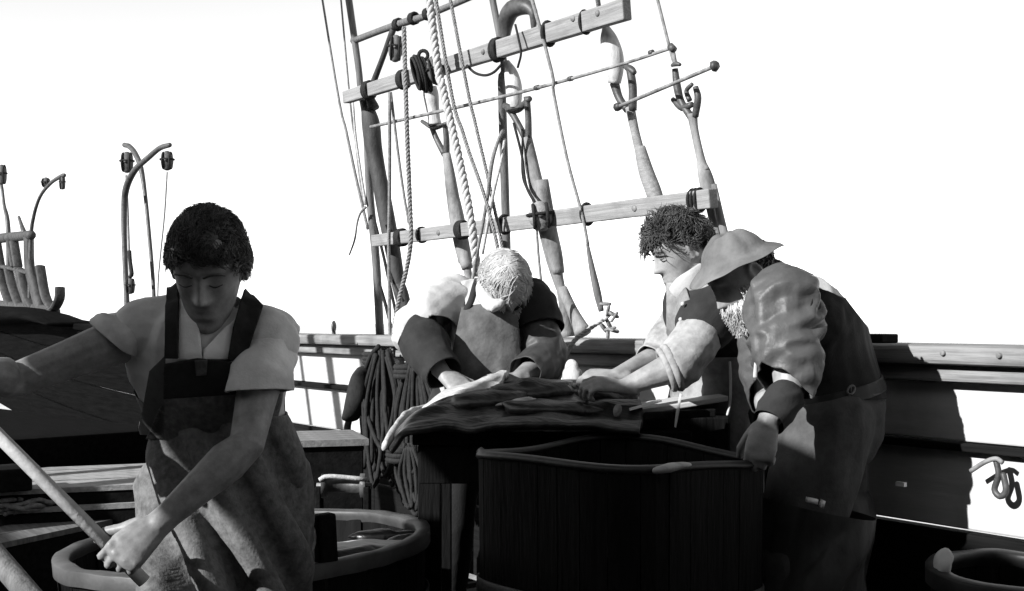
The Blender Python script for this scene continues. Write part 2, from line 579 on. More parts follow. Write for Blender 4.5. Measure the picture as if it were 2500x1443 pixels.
# white strakes inside: upper, lower (set back under a small ledge) and boards down to the deck
for a, b in ((-4.2, -1.1), (-1.1, 1.7), (1.7, 4.6)):
    strip('plank', M['white'], a + 0.003, b, -0.05, 0.0, 0.915, 1.083)
    strip('plank', M['white'], a + 0.003, b, -0.06, -0.012, 0.665, 0.888)
    strip('plank', M['tarred'], a + 0.003, b, -0.06, -0.006, 0.42, 0.655)  # dark colour stands in for the shade low on the white planking
    strip('plank', M['tarred'], a + 0.003, b, -0.06, -0.002, 0.10, 0.41)
strip('ledge', M['tarred'], -4.2, 4.6, -0.05, 0.03, 0.890, 0.912, bevel=0.004)
for z0, z1 in ((0.915, 1.083), (0.665, 0.905), (0.40, 0.655), (0.10, 0.39)):
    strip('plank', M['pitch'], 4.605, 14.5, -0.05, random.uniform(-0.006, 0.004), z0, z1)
# stanchions (dark timber heads bolted to the planking)
for s in (4.45, -2.9):
    mb = MB(); mb.box(R(s, 0.045, 0.6 + sheer(s)), (RD * 0.055, ND * 0.042, UP * 0.482))
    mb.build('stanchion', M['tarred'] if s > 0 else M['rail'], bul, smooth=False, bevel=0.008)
# eye bolt on the rail
p = RP(815, 806, -0.02); p.z = 1.19 + 0.042
mb = MB(); mb.torus(p, RD * 0.6 + ND * 0.8, 0.026, 0.009, 20, 8); mb.tube([p - UP * 0.03, p - UP * 0.06], 0.011, 8)
mb.build('ring_bolt', M['iron'], bul)
# bolt heads on the cap edge
for px, py in ((2437, 868), (2300, 862), (870, 838)):
    q = RP(px, py, 0.105)
    mb = MB(); mb.lathe(q, [(0.0, 0.002), (0.006, 0.002), (0.008, 0.0), (0.008, -0.02)], 12, ND)
    mb.build('bolt_head', M['rust'], bul)

# dark timber block lying on the cap right of the bending man
mb = MB(); c = RP(2125, 826, -0.05); mb.box(c, (RD * 0.075, ND * 0.04, UP * 0.014))
tag(mb.build('wooden_chock', M['tarred'], smooth=False, loc=c - UP * 0.014, bevel=0.005), 'small black wooden chock lying on the cap rail behind the hatted man', 'chock')

# ------------------------------------------------------------------ poles, shrouds and running rigging
def extend(pts, ps):
    # rigging that leaves the picture at the top runs on upwards
    if pts[0][1] < 0: ps[0] = ps[0] + (ps[0] - ps[1]).normalized() * 1.1
    if pts[-1][1] < 0: ps[-1] = ps[-1] + (ps[-1] - ps[-2]).normalized() * 1.1

def rope(name, label, pts, w, m, cat='rope', group=None, seg=7, sub=5, off=0.0, parent=None):
    """pts = pixels (x, y[, off]) on the plane of the shrouds; w = width in pixels, or one per point"""
    ps = [G(p[0], p[1], p[2] if len(p) > 2 else off) for p in pts]
    ws = list(w) if isinstance(w, (list, tuple)) else [w] * len(ps)
    extend(pts, ps)
    mb = MB(); mb.loft(ps, [wpx(p, x) for p, x in zip(ps, ws)], seg=seg, sub=sub if len(ps) > 2 else 8, round_ends=False)
    base = min(ps, key=lambda p: p.z)
    o = mb.build(name, m, parent, loc=None if parent else base)
    if parent is None: tag(o, label, cat, group)
    return o

def rope_t(name, label, pts, w, m, pitch=None, off=0.0, cat='rope', group=None):
    ps = [G(p[0], p[1], p[2] if len(p) > 2 else off) for p in pts]
    r = wpx(ps[len(ps) // 2], w)
    extend(pts, ps)
    o = rope3(ps, r, pitch or r * 5, None, name, m)
    base = min(ps, key=lambda p: p.z)
    o.data.transform(Matrix.Translation(-base)); o.location = base; ORIG[o.name] = base
    return tag(o, label, cat, group)

rope('iron_pole', 'tall thin dark pole rising from the rail left of the white-haired man', [(928, 822), (918, 640), (903, 480), (893, 300), (880, 215), (866, 100), (850, -8)], [21, 21, 20, 17, 17, 17, 22], M['spar'], 'pole')
rope('wooden_pole', 'pale round pole above the white-haired man behind both pin boards', [(1240, 826, -0.1), (1236, 600, -0.1), (1228, 330, -0.08), (1224, 200, -0.05), (1220, 90, -0.03), (1200, -8, -0.03)], [23, 22, 22, 20, 17, 17], M['spar'], 'pole')

# far ratline bar at the top left
bar = thing('ratline_bar', 'dark horizontal bar lashed across the rigging at the upper left corner of the shrouds', 'ratline', G(862, 100))
rope('bar', '', [(862, 100), (935, 72), (1000, 50), (1065, 28), (1140, -4)], [17, 17, 20, 17, 14], M['spar'], parent=bar)
for a, b in ((972, 60), (1010, 45), (1046, 34)):
    c = G(a, b, 0.0)
    mb = MB()
    for k in (-1, 0, 1): mb.torus(c + (G(a + 10, b - 4) - c).normalized() * 0.012 * k, G(a + 10, b - 4) - c, wpx(c, 24), 0.008, 12, 6)
    mb.build('lashing', M['ropedark'], bar)

# dark tarred shroud on the left
sh = thing('shroud', 'thick black tarred shroud beside the dark pole at the left of the rigging', 'shroud', G(985, 815))
rope('serving', '', [(893, 248), (905, 300), (912, 360), (925, 430), (940, 510), (957, 600), (972, 690), (984, 750)], [24, 44, 42, 38, 40, 38, 34, 26], M['servdark'], parent=sh, seg=12)
rope('tail', '', [(968, 680), (985, 730), (1000, 815)], [30, 32, 22], M['servdark'], parent=sh, seg=10)
rope('upper_leg', '', [(912, 265), (905, 225), (935, 140), (960, 72)], [30, 18, 14, 16], M['servdark'], parent=sh, seg=8)

def shroud(label, heart, rod, fork, sleeves, ends, mm, hm, loc):
    t = thing('shroud', label, 'shroud', loc, None)
    if heart:
        rope('heart_block', '', heart[0], heart[1], hm, parent=t, seg=14)
    for pts, w in fork:
        rope('fork_arm', '', pts, w, M['iron'], parent=t, seg=10)
    rope('shank', '', rod[0], rod[1], mm, parent=t, seg=12)
    for pts, w in sleeves:
        rope('served_sleeve', '', pts, w, mm, parent=t, seg=12)
    for pts, w in ends:
        rope('lower_leg', '', pts, w, mm, parent=t, seg=10)
    return t

shroud('stout shroud with a long pale heart block left of the thick twisted rope',
       ([(1050, 212), (1052, 232), (1056, 262), (1060, 290), (1062, 305)], [32, 38, 33, 30, 34]),
       ([(1090, 375), (1100, 440), (1116, 540), (1134, 640)], [20, 28, 32, 30]),
       [([(1052, 305), (1066, 340), (1086, 378)], [13, 14, 16]), ([(1086, 300), (1090, 340), (1090, 378)], [13, 15, 17]), ([(1030, 296), (1060, 312), (1092, 300)], [9, 12, 9])],
       [([(1098, 440), (1115, 530), (1130, 610), (1142, 655)], [26, 37, 37, 30])],
       [([(1140, 650), (1150, 720), (1160, 815)], [20, 18, 16])], M['served'], M['heart'], G(1160, 815))
shroud('shroud beside the wooden pole ending in a split foot on the rail',
       ([(1238, 150), (1248, 180), (1255, 215), (1258, 245), (1258, 262)], [12, 34, 40, 32, 24]),
       ([(1288, 335), (1298, 400), (1320, 500), (1346, 610), (1362, 680), (1372, 715)], [22, 34, 38, 40, 28, 22]),
       [([(1240, 262), (1258, 290), (1284, 340)], [18, 16, 18]), ([(1286, 236), (1290, 290), (1290, 345)], [16, 16, 18]), ([(1232, 258), (1262, 268), (1294, 240)], [16, 18, 14])],
       [([(1322, 440), (1338, 560), (1352, 620), (1364, 668)], [34, 44, 42, 30])],
       [([(1370, 700), (1378, 760), (1386, 822)], [26, 24, 40]), ([(1372, 705), (1398, 760), (1424, 815)], [26, 28, 44])], M['served'], M['heart'], G(1400, 820))
shroud('pale mottled shroud hung under the right end of the upper board',
       ([(1478, 62), (1486, 95), (1497, 135), (1502, 170), (1500, 203)], [14, 42, 50, 42, 32]),
       ([(1538, 262), (1550, 320), (1562, 370)], [24, 22, 24]),
       [([(1500, 203), (1512, 240), (1532, 268)], [24, 20, 20]), ([(1538, 168), (1545, 215), (1544, 270)], [20, 21, 22]), ([(1524, 160), (1540, 170), (1550, 178)], [12, 20, 12])],
       [([(1562, 360), (1578, 420), (1598, 475), (1612, 530)], [28, 38, 40, 34])],
       [([(1612, 520), (1640, 640), (1665, 815)], [34, 32, 26])], M['board'], M['heart'], G(1665, 815))
shroud('farthest right shroud, grey with an open iron fork head',
       None,
       ([(1690, 278), (1696, 320), (1712, 392), (1722, 420)], [26, 20, 22, 28]),
       [([(1648, 168), (1654, 215), (1664, 250), (1690, 290)], [15, 20, 18, 20]), ([(1698, 212), (1704, 240), (1697, 285)], [14, 18, 18]), ([(1640, 160), (1650, 156), (1661, 158)], [8, 13, 8]), ([(1642, 242), (1666, 262), (1690, 255)], [12, 20, 14]), ([(1690, 205), (1676, 222), (1684, 246)], [10, 12, 14])],
       [([(1710, 390), (1722, 430), (1732, 470), (1740, 505)], [20, 36, 38, 32])],
       [([(1728, 480), (1746, 560), (1775, 700), (1800, 815)], [22, 22, 24, 22]), ([(1742, 450), (1766, 560), (1800, 690), (1830, 815)], [16, 20, 22, 22])], M['served'], M['heart'], G(1815, 815))

# pin boards
def board(label, a, b, wa, wb, off, thick, lash, holes, dark_ends):
    A, Bp = G(a[0], a[1], off), G(b[0], b[1], off)
    t = thing('pin_board', label, 'board', (A + Bp) / 2)
    d = (Bp - A).normalized()
    k = (ND - UP * TILT).normalized()
    up = k.cross(d).normalized()
    if up.z < 0: up = -up
    k = up.cross(d).normalized()
    n = 16
    vs, fs = [], []
    rng = random.Random(3)
    for i in range(n + 1):
        f = i / n
        c = A.lerp(Bp, f)
        hw = (wpx(A, wa) * (1 - f) + wpx(Bp, wb) * f) * rng.uniform(0.97, 1.03)
        for su, sk in ((-1, -1), (1, -1), (1, 1), (-1, 1)):
            vs.append(c + up * hw * su + k * thick * sk)
    for i in range(n):
        q = i * 4
        for j in range(4): fs.append((q + j, q + 4 + j, q + 4 + (j + 1) % 4, q + (j + 1) % 4))
    fs.append((0, 1, 2, 3)); e = n * 4; fs.append((e + 3, e + 2, e + 1, e))
    mb = MB(); mb.add(vs, fs)
    me = mb.mesh('plank', False)
    bm = bmesh.new(); bm.from_mesh(me); bmesh.ops.recalc_face_normals(bm, faces=bm.faces[:]); bm.to_mesh(me); bm.free()
    o = link_mesh('plank', me, M['board'], t)
    bv = o.modifiers.new('bevel', 'BEVEL'); bv.width = 0.005; bv.segments = 2; bv.limit_method = 'ANGLE'
    for px, py, w, turns, r in lash:
        c = G(px, py, off)
        f = (c - A).dot(d) / (Bp - A).length
        hw = wpx(A, wa) * (1 - f) + wpx(Bp, wb) * f
        c = A + d * (c - A).dot(d)
        mb = MB()
        for i in range(turns):
            x = (i - (turns - 1) / 2) * wpx(c, w) * 2 / max(1, turns)
            mb.torus(c + d * x + d * rng.uniform(-0.003, 0.003), d, 1.0, r, 18, 6, ax=up, stretch=(hw + r * 0.9, thick + r * 1.2))
        mb.build('lashing', M['ropedark'], t)
    for px, py in holes:
        c = G(px, py, off)
        c = c
        mb = MB(); mb.lathe(c + k * (thick + 0.001) * (1 if k.dot(V((0, 0, H)) - c) > 0 else -1), [(0.0, 0.006), (0.010, 0.005), (0.013, 0.0), (0.013, -0.01)], 12, k * (1 if k.dot(V((0, 0, H)) - c) > 0 else -1))
        mb.build('bolt', M['rust'], t)
    return t
board('upper pin board lashed high across the shrouds with its right end at the picture top', (845, 238), (1531, 22), 30, 52, 0.09, 0.022,
      [(985, 198, 22, 4, 0.008), (1215, 122, 22, 3, 0.009), (1340, 84, 12, 1, 0.009), (1430, 55, 8, 1, 0.006), (900, 222, 26, 3, 0.009)], [(1190, 127), (1470, 33), (1410, 46)], None)
board('lower pin board lashed across the shrouds over the heads of the men', (915, 588), (1742, 484), 29, 48, 0.09, 0.022,
      [(980, 580, 26, 5, 0.008), (1128, 562, 30, 4, 0.007), (1232, 548, 14, 2, 0.007), (1433, 520, 10, 1, 0.008), (1700, 490, 36, 3, 0.006), (1030, 572, 14, 3, 0.005)], [(1560, 508), (1080, 568)], None)

# big lashing knot of thick rope on the upper board, block strapped on the lower board
def lump_block(name, label, cat, c, w, h, dpt, m, strap_m, tilt=0.0):
    """wooden block shell with a rope strop round it"""
    t = thing(name, label, cat, c)
    dx = V((math.cos(tilt), 0, math.sin(tilt))); dz = V((-math.sin(tilt), 0, math.cos(tilt)))
    mb = MB(); mb.loft([c - dz * h * 0.46, c - dz * h * 0.3, c, c + dz * h * 0.3, c + dz * h * 0.46], [(w * 0.38, dpt * 0.5), (w * 0.5, dpt * 0.62), (w * 0.54, dpt * 0.7), (w * 0.48, dpt * 0.62), (w * 0.32, dpt * 0.45)], 16, hint=dx, sub=3)
    mb.build('shell', m, t)
    mb = MB()
    for k in (-0.3, 0.3):
        mb.torus(c + dx * w * k, dx, 1.0, w * 0.09, 20, 6, ax=dz, stretch=(h * 0.56, dpt * 0.78))
    mb.torus(c + dz * h * 0.08, dz, 1.0, w * 0.08, 20, 6, ax=dx, stretch=(w * 0.58, dpt * 0.8))
    mb.build('strop', strap_m, t)
    mb = MB(); mb.lathe(c, [(0, dpt * 0.86), (w * 0.12, dpt * 0.84), (w * 0.14, dpt * 0.6)], 12, (0, -1, 0))
    mb.build('sheave_pin', M['iron'], t)
    return t
c = G(1063, 172, 0.17); lump_block('rope_block', 'grey wooden block strapped with dark rope to the upper board near its left end', 'block', c, wpx(c, 74), wpx(c, 104) , 0.05, M['block'], M['ropedark'], 0.25)
c = G(1320, 527, 0.15); lump_block('rope_block', 'round block with dark rope strops on the middle of the lower board', 'block', c, wpx(c, 110), wpx(c, 100), 0.05, M['board'], M['ropedark'], 0.1)
c = G(966, 118, 0.05); lump_block('hanging_block', 'smooth grey pulley block hanging from the bar at the top left of the rigging', 'block', c, wpx(c, 66), wpx(c, 100), 0.045, M['spar'], M['ropedark'], -0.05)
# coil of rope turns beside the upper block
mb = MB(); c = G(1028, 180, 0.14)
for i in range(5):
    mb.torus(c + V((0.012 * (i - 2), 0.004 * i, 0.006 * (i % 2))), V((1, 0.3, 0.3)), 0.055 + 0.004 * (i % 3), 0.0075, 20, 6, ax=UP, stretch=(1.35, 0.8))
mb.torus(c + V((0.01, 0, 0.085)), V((0.2, 1, 0.1)), 0.022, 0.009, 14, 6)
tag(mb.build('rope_coil', M['ropedark'], loc=c), 'small coil of dark rope wrapped on the upper board left of its grey block', 'rope coil')

# iron hook above the upper board
mb = MB(); ps = [G(x, y, 0.06) for x, y in ((1234, 88), (1236, 52), (1250, 24), (1280, 16), (1301, 30), (1303, 66))]
mb.loft(ps, [wpx(p, w) for p, w in zip(ps, (24, 40, 44, 40, 24, 14))], 12, sub=4)
tag(mb.build('iron_hook', M['iron'], loc=ps[0]), 'large dark curved iron hook standing over the top edge of the upper board', 'hook')

# iron cross rods
ir = thing('cross_rod', 'long thin iron rod running through the heart blocks below the upper board', 'rod', G(905, 308))
rope('rod', '', [(905, 310, 0.1), (1235, 234, 0.1), (1490, 165, 0.1), (1642, 116, 0.1)], [8, 9, 8, 9], M['rust'], parent=ir)
rope('pin', '', [(1636, 112, 0.1), (1646, 122, 0.1)], [18, 18], M['iron'], parent=ir)
for a, b in ((1311, 214), (1393, 192), (1590, 128)):
    rope('knot', '', [(a - 4, b + 1, 0.1), (a + 4, b - 1, 0.1)], [13, 13], M['iron'], parent=ir)
ir = thing('cross_rod', 'short headed iron bar crossing the two right hand shrouds', 'rod', G(1510, 262))
rope('rod', '', [(1508, 261, 0.07), (1746, 161, 0.07)], [10, 10], M['rust'], parent=ir)
rope('head', '', [(1505, 262, 0.07), (1514, 259, 0.07)], [22, 18], M['iron'], parent=ir)
rope('head', '', [(1743, 162, 0.07), (1750, 159, 0.07)], [30, 22], M['iron'], parent=ir)

# ropes
RG = 'ropes of the running rigging'
rope_t('twisted_rope', 'thickest twisted rope slanting down to the shoulder of the white-haired man', [(1048, -10, 0.22), (1062, 110, 0.22), (1080, 210, 0.22), (1110, 340, 0.22), (1136, 460, 0.22), (1156, 580, 0.22), (1166, 672, 0.2)], 21, M['ropepale'], group=RG)
rope_t('rope', 'plain rope from the top falling past the right side of the pale head', [(1064, -10, 0.2), (1090, 160, 0.2), (1132, 330, 0.2), (1180, 470, 0.2), (1205, 560, 0.2), (1222, 640, 0.2)], 10, M['rope'], group=RG)
rope_t('rope', 'plain rope crossing the upper board right of the big block', [(1098, -10, 0.16), (1128, 150, 0.16), (1160, 300, 0.16), (1188, 420, 0.16), (1205, 500, 0.16), (1218, 560, 0.16), (1232, 640, 0.16)], 9, M['rope'], group=RG)
rope('rope', 'straight dark vertical rope between the tarred shroud and the grey hanging block', [(951, 225, 0.14), (951, 480, 0.14), (949, 600, 0.14), (950, 700, 0.15), (952, 815, 0.16), (958, 905, 0.17)], 9, M['rope'], group=RG)
rope('rope', 'slim rope fanning out right of the straight dark vertical rope', [(954, 225, 0.12), (970, 360, 0.12), (985, 470, 0.12), (998, 545, 0.12)], 7, M['rope'], group=RG)
rope_t('rope', 'doubled rope down to the lower board and slanting on to the rail', [(986, 66, 0.10), (993, 300, 0.15), (1000, 480, 0.15), (1003, 580, 0.16), (994, 650, 0.17), (975, 730, 0.18), (960, 815, 0.19), (955, 900, 0.2)], 12, M['rope'], group=RG)
rope('rope', 'thin rope from the picture top down to the tapered dark stick', [(1296, -8, 0.12), (1330, 110, 0.12), (1352, 230, 0.12), (1385, 390, 0.12), (1420, 520, 0.12), (1436, 600, 0.12)], [14, 9, 8, 8, 8, 8], M['rope'], group=RG)
rope('wooden_fid', 'tapered dark wooden stick hanging above the chain on the rail', [(1434, 596, 0.12), (1444, 650, 0.12), (1458, 715, 0.12), (1468, 760, 0.12)], [8, 15, 20, 14], M['spar'], 'stick')
rope('rope', 'thin rope coming down to the open iron fork head', [(1604, -8), (1628, 90), (1642, 120), (1650, 160)], [7, 8, 9, 9], M['rope'], group=RG)
rope('rope', 'short stub of rope above the right end of the upper board', [(1458, -8), (1464, 30)], 12, M['rope'], group=RG)
rope('rope', 'faint thin rope at the far left edge of the rigging', [(786, -10), (818, 190), (845, 320), (868, 430), (884, 500), (898, 560)], [4, 6, 7, 8, 8, 8], M['rope'], group=RG)
rope('rope', 'thin rope close beside the dark pole on its left', [(832, -10), (852, 220), (868, 340), (880, 440), (892, 500)], [4, 5, 7, 8, 9], M['rope'], group=RG)
rope('rope', 'thin pale rope hugging the dark pole between the two boards', [(862, 250, .03), (868, 330, .03), (882, 430, .03), (893, 500, .03)], [5, 6, 6, 7], M['ropepale'], group=RG)
rope('rope_tail', 'frayed loose rope end blowing out left of the dark pole', [(893, 505, 0.05), (880, 520, 0.07), (872, 545, 0.07), (866, 585, 0.07), (853, 622, 0.07)], [8, 6, 5, 5, 4], M['rope'])
rope('rope', 'crossing rope from the pale pole to the back of the white-haired man', [(1228, 318, 0.0), (1214, 350, 0.12), (1200, 400, 0.18), (1190, 480, 0.19), (1176, 560, 0.2), (1160, 640, 0.22), (1150, 690, 0.24), (1110, 745, 0.3)], [9, 9, 11, 10, 9, 9, 9, 8], M['rope'], group=RG)
rope('rope', 'second crossing rope over the lower board beside the twisted one', [(1232, 340, 0.0), (1224, 390, 0.14), (1205, 470, 0.18), (1192, 540, 0.19), (1178, 620, 0.2)], [7, 7, 8, 8, 7], M['ropepale'], group=RG)
rope('rope', 'slack bight of rope hanging under the upper board left of the pale pole', [(1140, 160, 0.12), (1160, 178, 0.12), (1184, 184, 0.12), (1206, 176, 0.12), (1224, 158, 0.12)], 7, M['ropedark'], group=RG)
rope('rope', 'loop of rope passing over the upper board beside the iron hook', [(1258, 60, 0.14), (1266, 95, 0.15), (1272, 130, 0.15), (1264, 165, 0.14)], 6, M['ropedark'], group=RG)
rope('rope', 'thin dark rope from the fork down to the round block', [(1254, 300, 0.05), (1274, 380, 0.05), (1284, 450, 0.06), (1306, 494, 0.1)], 7, M['ropedark'], group=RG)
rope('rope', 'rope hanging slack along the split shroud above the round block', [(1276, 320, 0.04), (1275, 420, 0.05), (1286, 460, 0.06), (1302, 490, 0.1)], 6, M['ropedark'], group=RG)
rope('rope', 'thin rope hanging from the round block to the shoulder of the dark vest', [(1309, 545, 0.16), (1316, 640, 0.16), (1328, 740, 0.16), (1342, 800, 0.16), (1344, 840, 0.16)], 7, M['rope'], group=RG)
rope('rope', 'thin rope down the right side of the dark pole below the lower board', [(912, 530, 0.1), (935, 620, 0.1), (950, 690, 0.1), (965, 760, 0.1), (972, 815, 0.12)], 8, M['ropedark'], group=RG)
rope('rope', 'slanting cord between the dark pole and the tarred shroud near the rail', [(928, 700, 0.05), (940, 740, 0.05), (955, 800, 0.06), (962, 822, 0.06)], 9, M['ropedark'], group=RG)
rope('rope', 'cord crossing the foot of the tarred shroud', [(950, 660, 0.12), (966, 700, 0.12), (985, 735, 0.12)], 6, M['ropedark'], group=RG)

# rope tied to the chain, chain links and mooring bits on the rail
rope_t('rope', 'twisted rope running from the chain across the rail to the blubber', [(1472, 780, 0.2), (1440, 802, 0.24), (1404, 830, 0.28), (1385, 862, 0.3), (1372, 900, 0.32), (1360, 938, 0.34)], 12, M['ropepale'])
ch = thing('chain', 'short rusty chain with iron shackles hanging above the rail', 'chain', G(1480, 822, 0.12))
pts = [(1478, 742), (1484, 758), (1498, 768), (1482, 776), (1486, 790), (1490, 803), (1484, 815), (1497, 806), (1500, 774), (1474, 800)]
for i, (x, y) in enumerate(pts):
    c = G(x, y, 0.12 + 0.01 * (i % 2))
    mb = MB(); a = V((math.cos(i * 1.3), 0.2, math.sin(i * 1.3)))
    mb.torus(c, a.cross(V((0.3, 1, 0.2))), 0.013, 0.006, 14, 6, ax=a, stretch=(1.5, 0.8))
    mb.build('link', M['rust'], ch)

# ------------------------------------------------------------------ boat davits aft, hanging blocks, boat cradle
def davit(label, pts, w, t=0.0, m='iron'):
    ps = [RP(x, y, t) for x, y in pts]
    ws = w if isinstance(w, list) else [w] * len(ps)
    mb = MB(); mb.loft(ps, [wpx(p, q) for p, q in zip(ps, ws)], 10, sub=5)
    return tag(mb.build('boat_davit', M[m], loc=ps[0]), label, 'davit')
davit('tall iron boat davit bent over to the right, standing left of the young man', [(312, 800), (309, 720), (304, 600), (303, 520), (308, 460), (330, 415), (362, 385), (390, 362), (414, 354)], [14, 14, 14, 15, 17, 15, 14, 13, 12], 0.06)
davit('slim iron boat davit crossing behind it and bent over to the left', [(378, 800), (374, 690), (365, 580), (355, 480), (344, 410), (330, 375), (316, 358), (304, 354)], [10, 10, 10, 10, 13, 13, 13, 12], -0.10)
davit('curved boat davit with a drooping head at the far left above the cradle', [(72, 750), (75, 590), (82, 530), (98, 480), (124, 447), (150, 430), (157, 428)], [10, 10, 9, 8, 9, 10, 10], 0.0)
davit('upright davit cut by the left picture edge behind the cradle', [(22, 750), (20, 560), (10, 500), (4, 455), (-6, 420)], [13, 12, 8, 8, 8], -0.05)
davit('short iron davit stump standing on top of the cradle', [(58, 566), (52, 548), (46, 530)], [13, 9, 7], 0.02)
def hblock(label, c, w, h, m='block'):
    return lump_block('hanging_block', label, 'block', c, w, h, w * 0.6, M[m], M['ropedark'])
for (x, y, w, h, t, l) in ((310, 396, 58, 78, -0.1, 'dark pulley block hanging from the left bent davit'), (408, 392, 58, 70, 0.06, 'dark pulley block hanging from the right bent davit'),
                     (152, 446, 28, 56, 0.0, 'small block hanging from the curved davit at the far left'), (4, 426, 44, 80, -0.05, 'grey block cut by the left picture edge'),
                     (318, 698, 44, 60, 0.06, 'round block low on the taller davit near the shoulder'), (112, 446, 40, 34, 0.0, 'small wooden piece fixed on the bend of the far left davit')):
    c = RP(x, y, t); hblock(l, c, wpx(c, w), wpx(c, h))
def fall(label, pts, w, t, m='rope'):
    ps = [RP(x, y, t) for x, y in pts]
    mb = MB(); mb.loft(ps, [wpx(p, w) for p in ps], 6, sub=3, round_ends=False)
    return tag(mb.build('boat_fall', M[m], loc=ps[-1]), label, 'rope', 'boat falls hanging from the davits')
fall('boat fall rope from the left davit block to the low round block', [(308, 428), (312, 520), (316, 640), (318, 676)], 6, -0.02)
fall('thin boat fall rope slanting from the right davit block to the rail', [(408, 420), (402, 520), (392, 620), (386, 690), (384, 800)], 4, 0.06)
fall('knotted rope tackle hanging beside the taller davit', [(316, 612), (318, 640), (322, 668), (318, 676)], 10, 0.08, 'ropedark')
cr = thing('boat_cradle', 'dark slatted wooden boat cradle standing on the rail at the left picture edge', 'cradle', RP(60, 752, 0.0))
def cbar(name, pts, w, t=0.0):
    ps = [RP(x, y, t) for x, y in pts]
    ws = w if isinstance(w, list) else [w] * len(ps)
    mb = MB(); mb.loft(ps, [(wpx(p, q), 0.05) for p, q in zip(ps, ws)], 10, hint=RD, sub=3)
    return mb.build(name, M['servdark'], cr)
cbar('top_bar', [(-60, 590), (0, 582), (76, 574)], 24)
cbar('middle_bar', [(-60, 648), (0, 651), (40, 658), (76, 668)], 11)
cbar('bottom_bar', [(-60, 742), (40, 752), (135, 762)], 30)
cbar('post', [(70, 575), (72, 650), (86, 710), (98, 756)], [30, 32, 34, 36])
for x in (-46, -8, 26, 34):
    cbar('slat', [(x + 0, 590), (x + 10, 650)], [8, 9], 0.01)
for x in (-40, -2, 20, 44):
    cbar('slat', [(x, 655), (x + 10, 700), (x + 28, 750)], [9, 10, 14], 0.012)
cbar('slat', [(50, 660), (62, 715), (80, 750)], [14, 10, 10], 0.012)
cbar('hook', [(98, 650), (110, 720), (126, 752)], [7, 10, 12], 0.02)
cbar('hook', [(146, 702), (145, 730), (130, 756), (112, 756)], [5, 11, 14, 14], 0.02)
mb = MB(); ps = [RP(x, y, 0.12) for x, y in ((-120, 762), (0, 770), (90, 770), (170, 792))]
mb.loft(ps, [(wpx(p, q), 0.22) for p, q in zip(ps, (50, 46, 34, 12))], 12, hint=UP, sub=3)
tag(mb.build('tarpaulin_bundle', M['pitch'], loc=ps[1]), 'long black tarpaulin bundle lying on the rail under the boat cradle', 'bundle')

# ------------------------------------------------------------------ hanging coils of rope on the rail
rng = random.Random(11)
def hang_coil(label, x0, x1, ytop, ybot, n, w, t, m):
    c0 = RP((x0 + x1) / 2, ytop, t)
    mb = MB()
    for i in range(n):
        xa = rng.uniform(x0, x1); xb = rng.uniform(x0, x1); mid = (xa + xb) / 2 + rng.uniform(-14, 14)
        yb = ybot + rng.uniform(-90, 20); tt = t + rng.uniform(0.0, 0.09)
        yt = ytop + rng.uniform(0, 22)
        a = RP((xa * 0.35 + (x0 + x1) / 2 * 0.65), yt, tt); b = RP(xa, (yt * 0.55 + yb * 0.45), tt); c = RP(mid, yb, tt + 0.02)
        d = RP(xb, (yt * 0.55 + yb * 0.45), tt + 0.015); e = RP((xb * 0.35 + (x0 + x1) / 2 * 0.65), yt, tt + 0.02)
        ps = [a, b, c, d, e]
        mb.loft(ps, [wpx(p, w) for p in ps], 6, sub=7, round_ends=False)
    for i in range(3):
        mb.torus(c0 + UP * (-0.03 - 0.02 * i) + ND * 0.05, UP, 0.055, 0.014, 16, 6, ax=RD, stretch=(1.0, 0.7))
    return tag(mb.build('rope_coil', M[m], loc=c0), label, 'rope coil')
hang_coil('wide black coil of tarred rope hanging from the rail below the dark pole', 880, 985, 850, 1180, 26, 11, 0.10, 'ropedark')
hang_coil('black coil of rope hanging left of the draped blubber edge', 965, 1060, 880, 1210, 22, 11, 0.22, 'ropedark')
hang_coil('loose strands of rope hanging under the left end of the cutting table', 960, 1035, 1080, 1240, 10, 10, 0.45, 'ropedark')
c = RP(872, 985, 0.2)
hk = thing('pulley_block', 'black pulley block with an iron hook hanging left of the rope coils', 'block', c)
mb = MB(); ps = [RP(x, y, 0.2) for x, y in ((890, 905), (880, 930), (872, 965), (862, 1000), (856, 1020))]
mb.loft(ps, [(wpx(p, q), 0.05) for p, q in zip(ps, (24, 54, 62, 44, 20))], 14, hint=RD, sub=3); mb.build('shell', M['ropedark'], hk)
mb = MB(); ps = [RP(x, y, 0.2) for x, y in ((856, 1012), (848, 1045), (852, 1075), (868, 1082), (884, 1070))]
mb.loft(ps, [wpx(p, q) for p, q in zip(ps, (16, 18, 20, 18, 10))], 10, sub=4); mb.build('hook', M['iron'], hk)
mb = MB(); ps = [RP(x, y, 0.2) for x, y in ((888, 912), (905, 870), (925, 845))]
mb.loft(ps, [wpx(p, 12) for p in ps], 8, sub=4, round_ends=False); mb.build('lanyard', M['ropedark'], hk)

# ------------------------------------------------------------------ deck furniture
def crate(name, label, cat, c, half, yaw, m, slats=None, bevel=0.006, group=None):
    t = thing(name, label, cat, V((c[0], c[1], c[2] - half[2])), group)
    a = V((math.cos(yaw), math.sin(yaw), 0)); b = V((-math.sin(yaw), math.cos(yaw), 0))
    mb = MB(); mb.box(V(c), (a * half[0], b * half[1], UP * half[2]))
    mb.build('body', M[m], t, smooth=False, bevel=bevel)
    if slats:
        n, lm = slats
        w = 2 * (half[1] + 0.02) / n
        mb = MB(); mb.box((0, 0, 0), (a * (half[0] + 0.02), b * (w / 2 - 0.004), UP * 0.014)); me = mb.mesh('slat', False); me.materials.append(M[lm])
        for i in range(n):
            o = bpy.data.objects.new('slat', me); COL.objects.link(o); o.parent = t
            o.location = V(c) + UP * (half[2] + 0.0145) + b * ((i - (n - 1) / 2) * w) - origin(t)
    return t
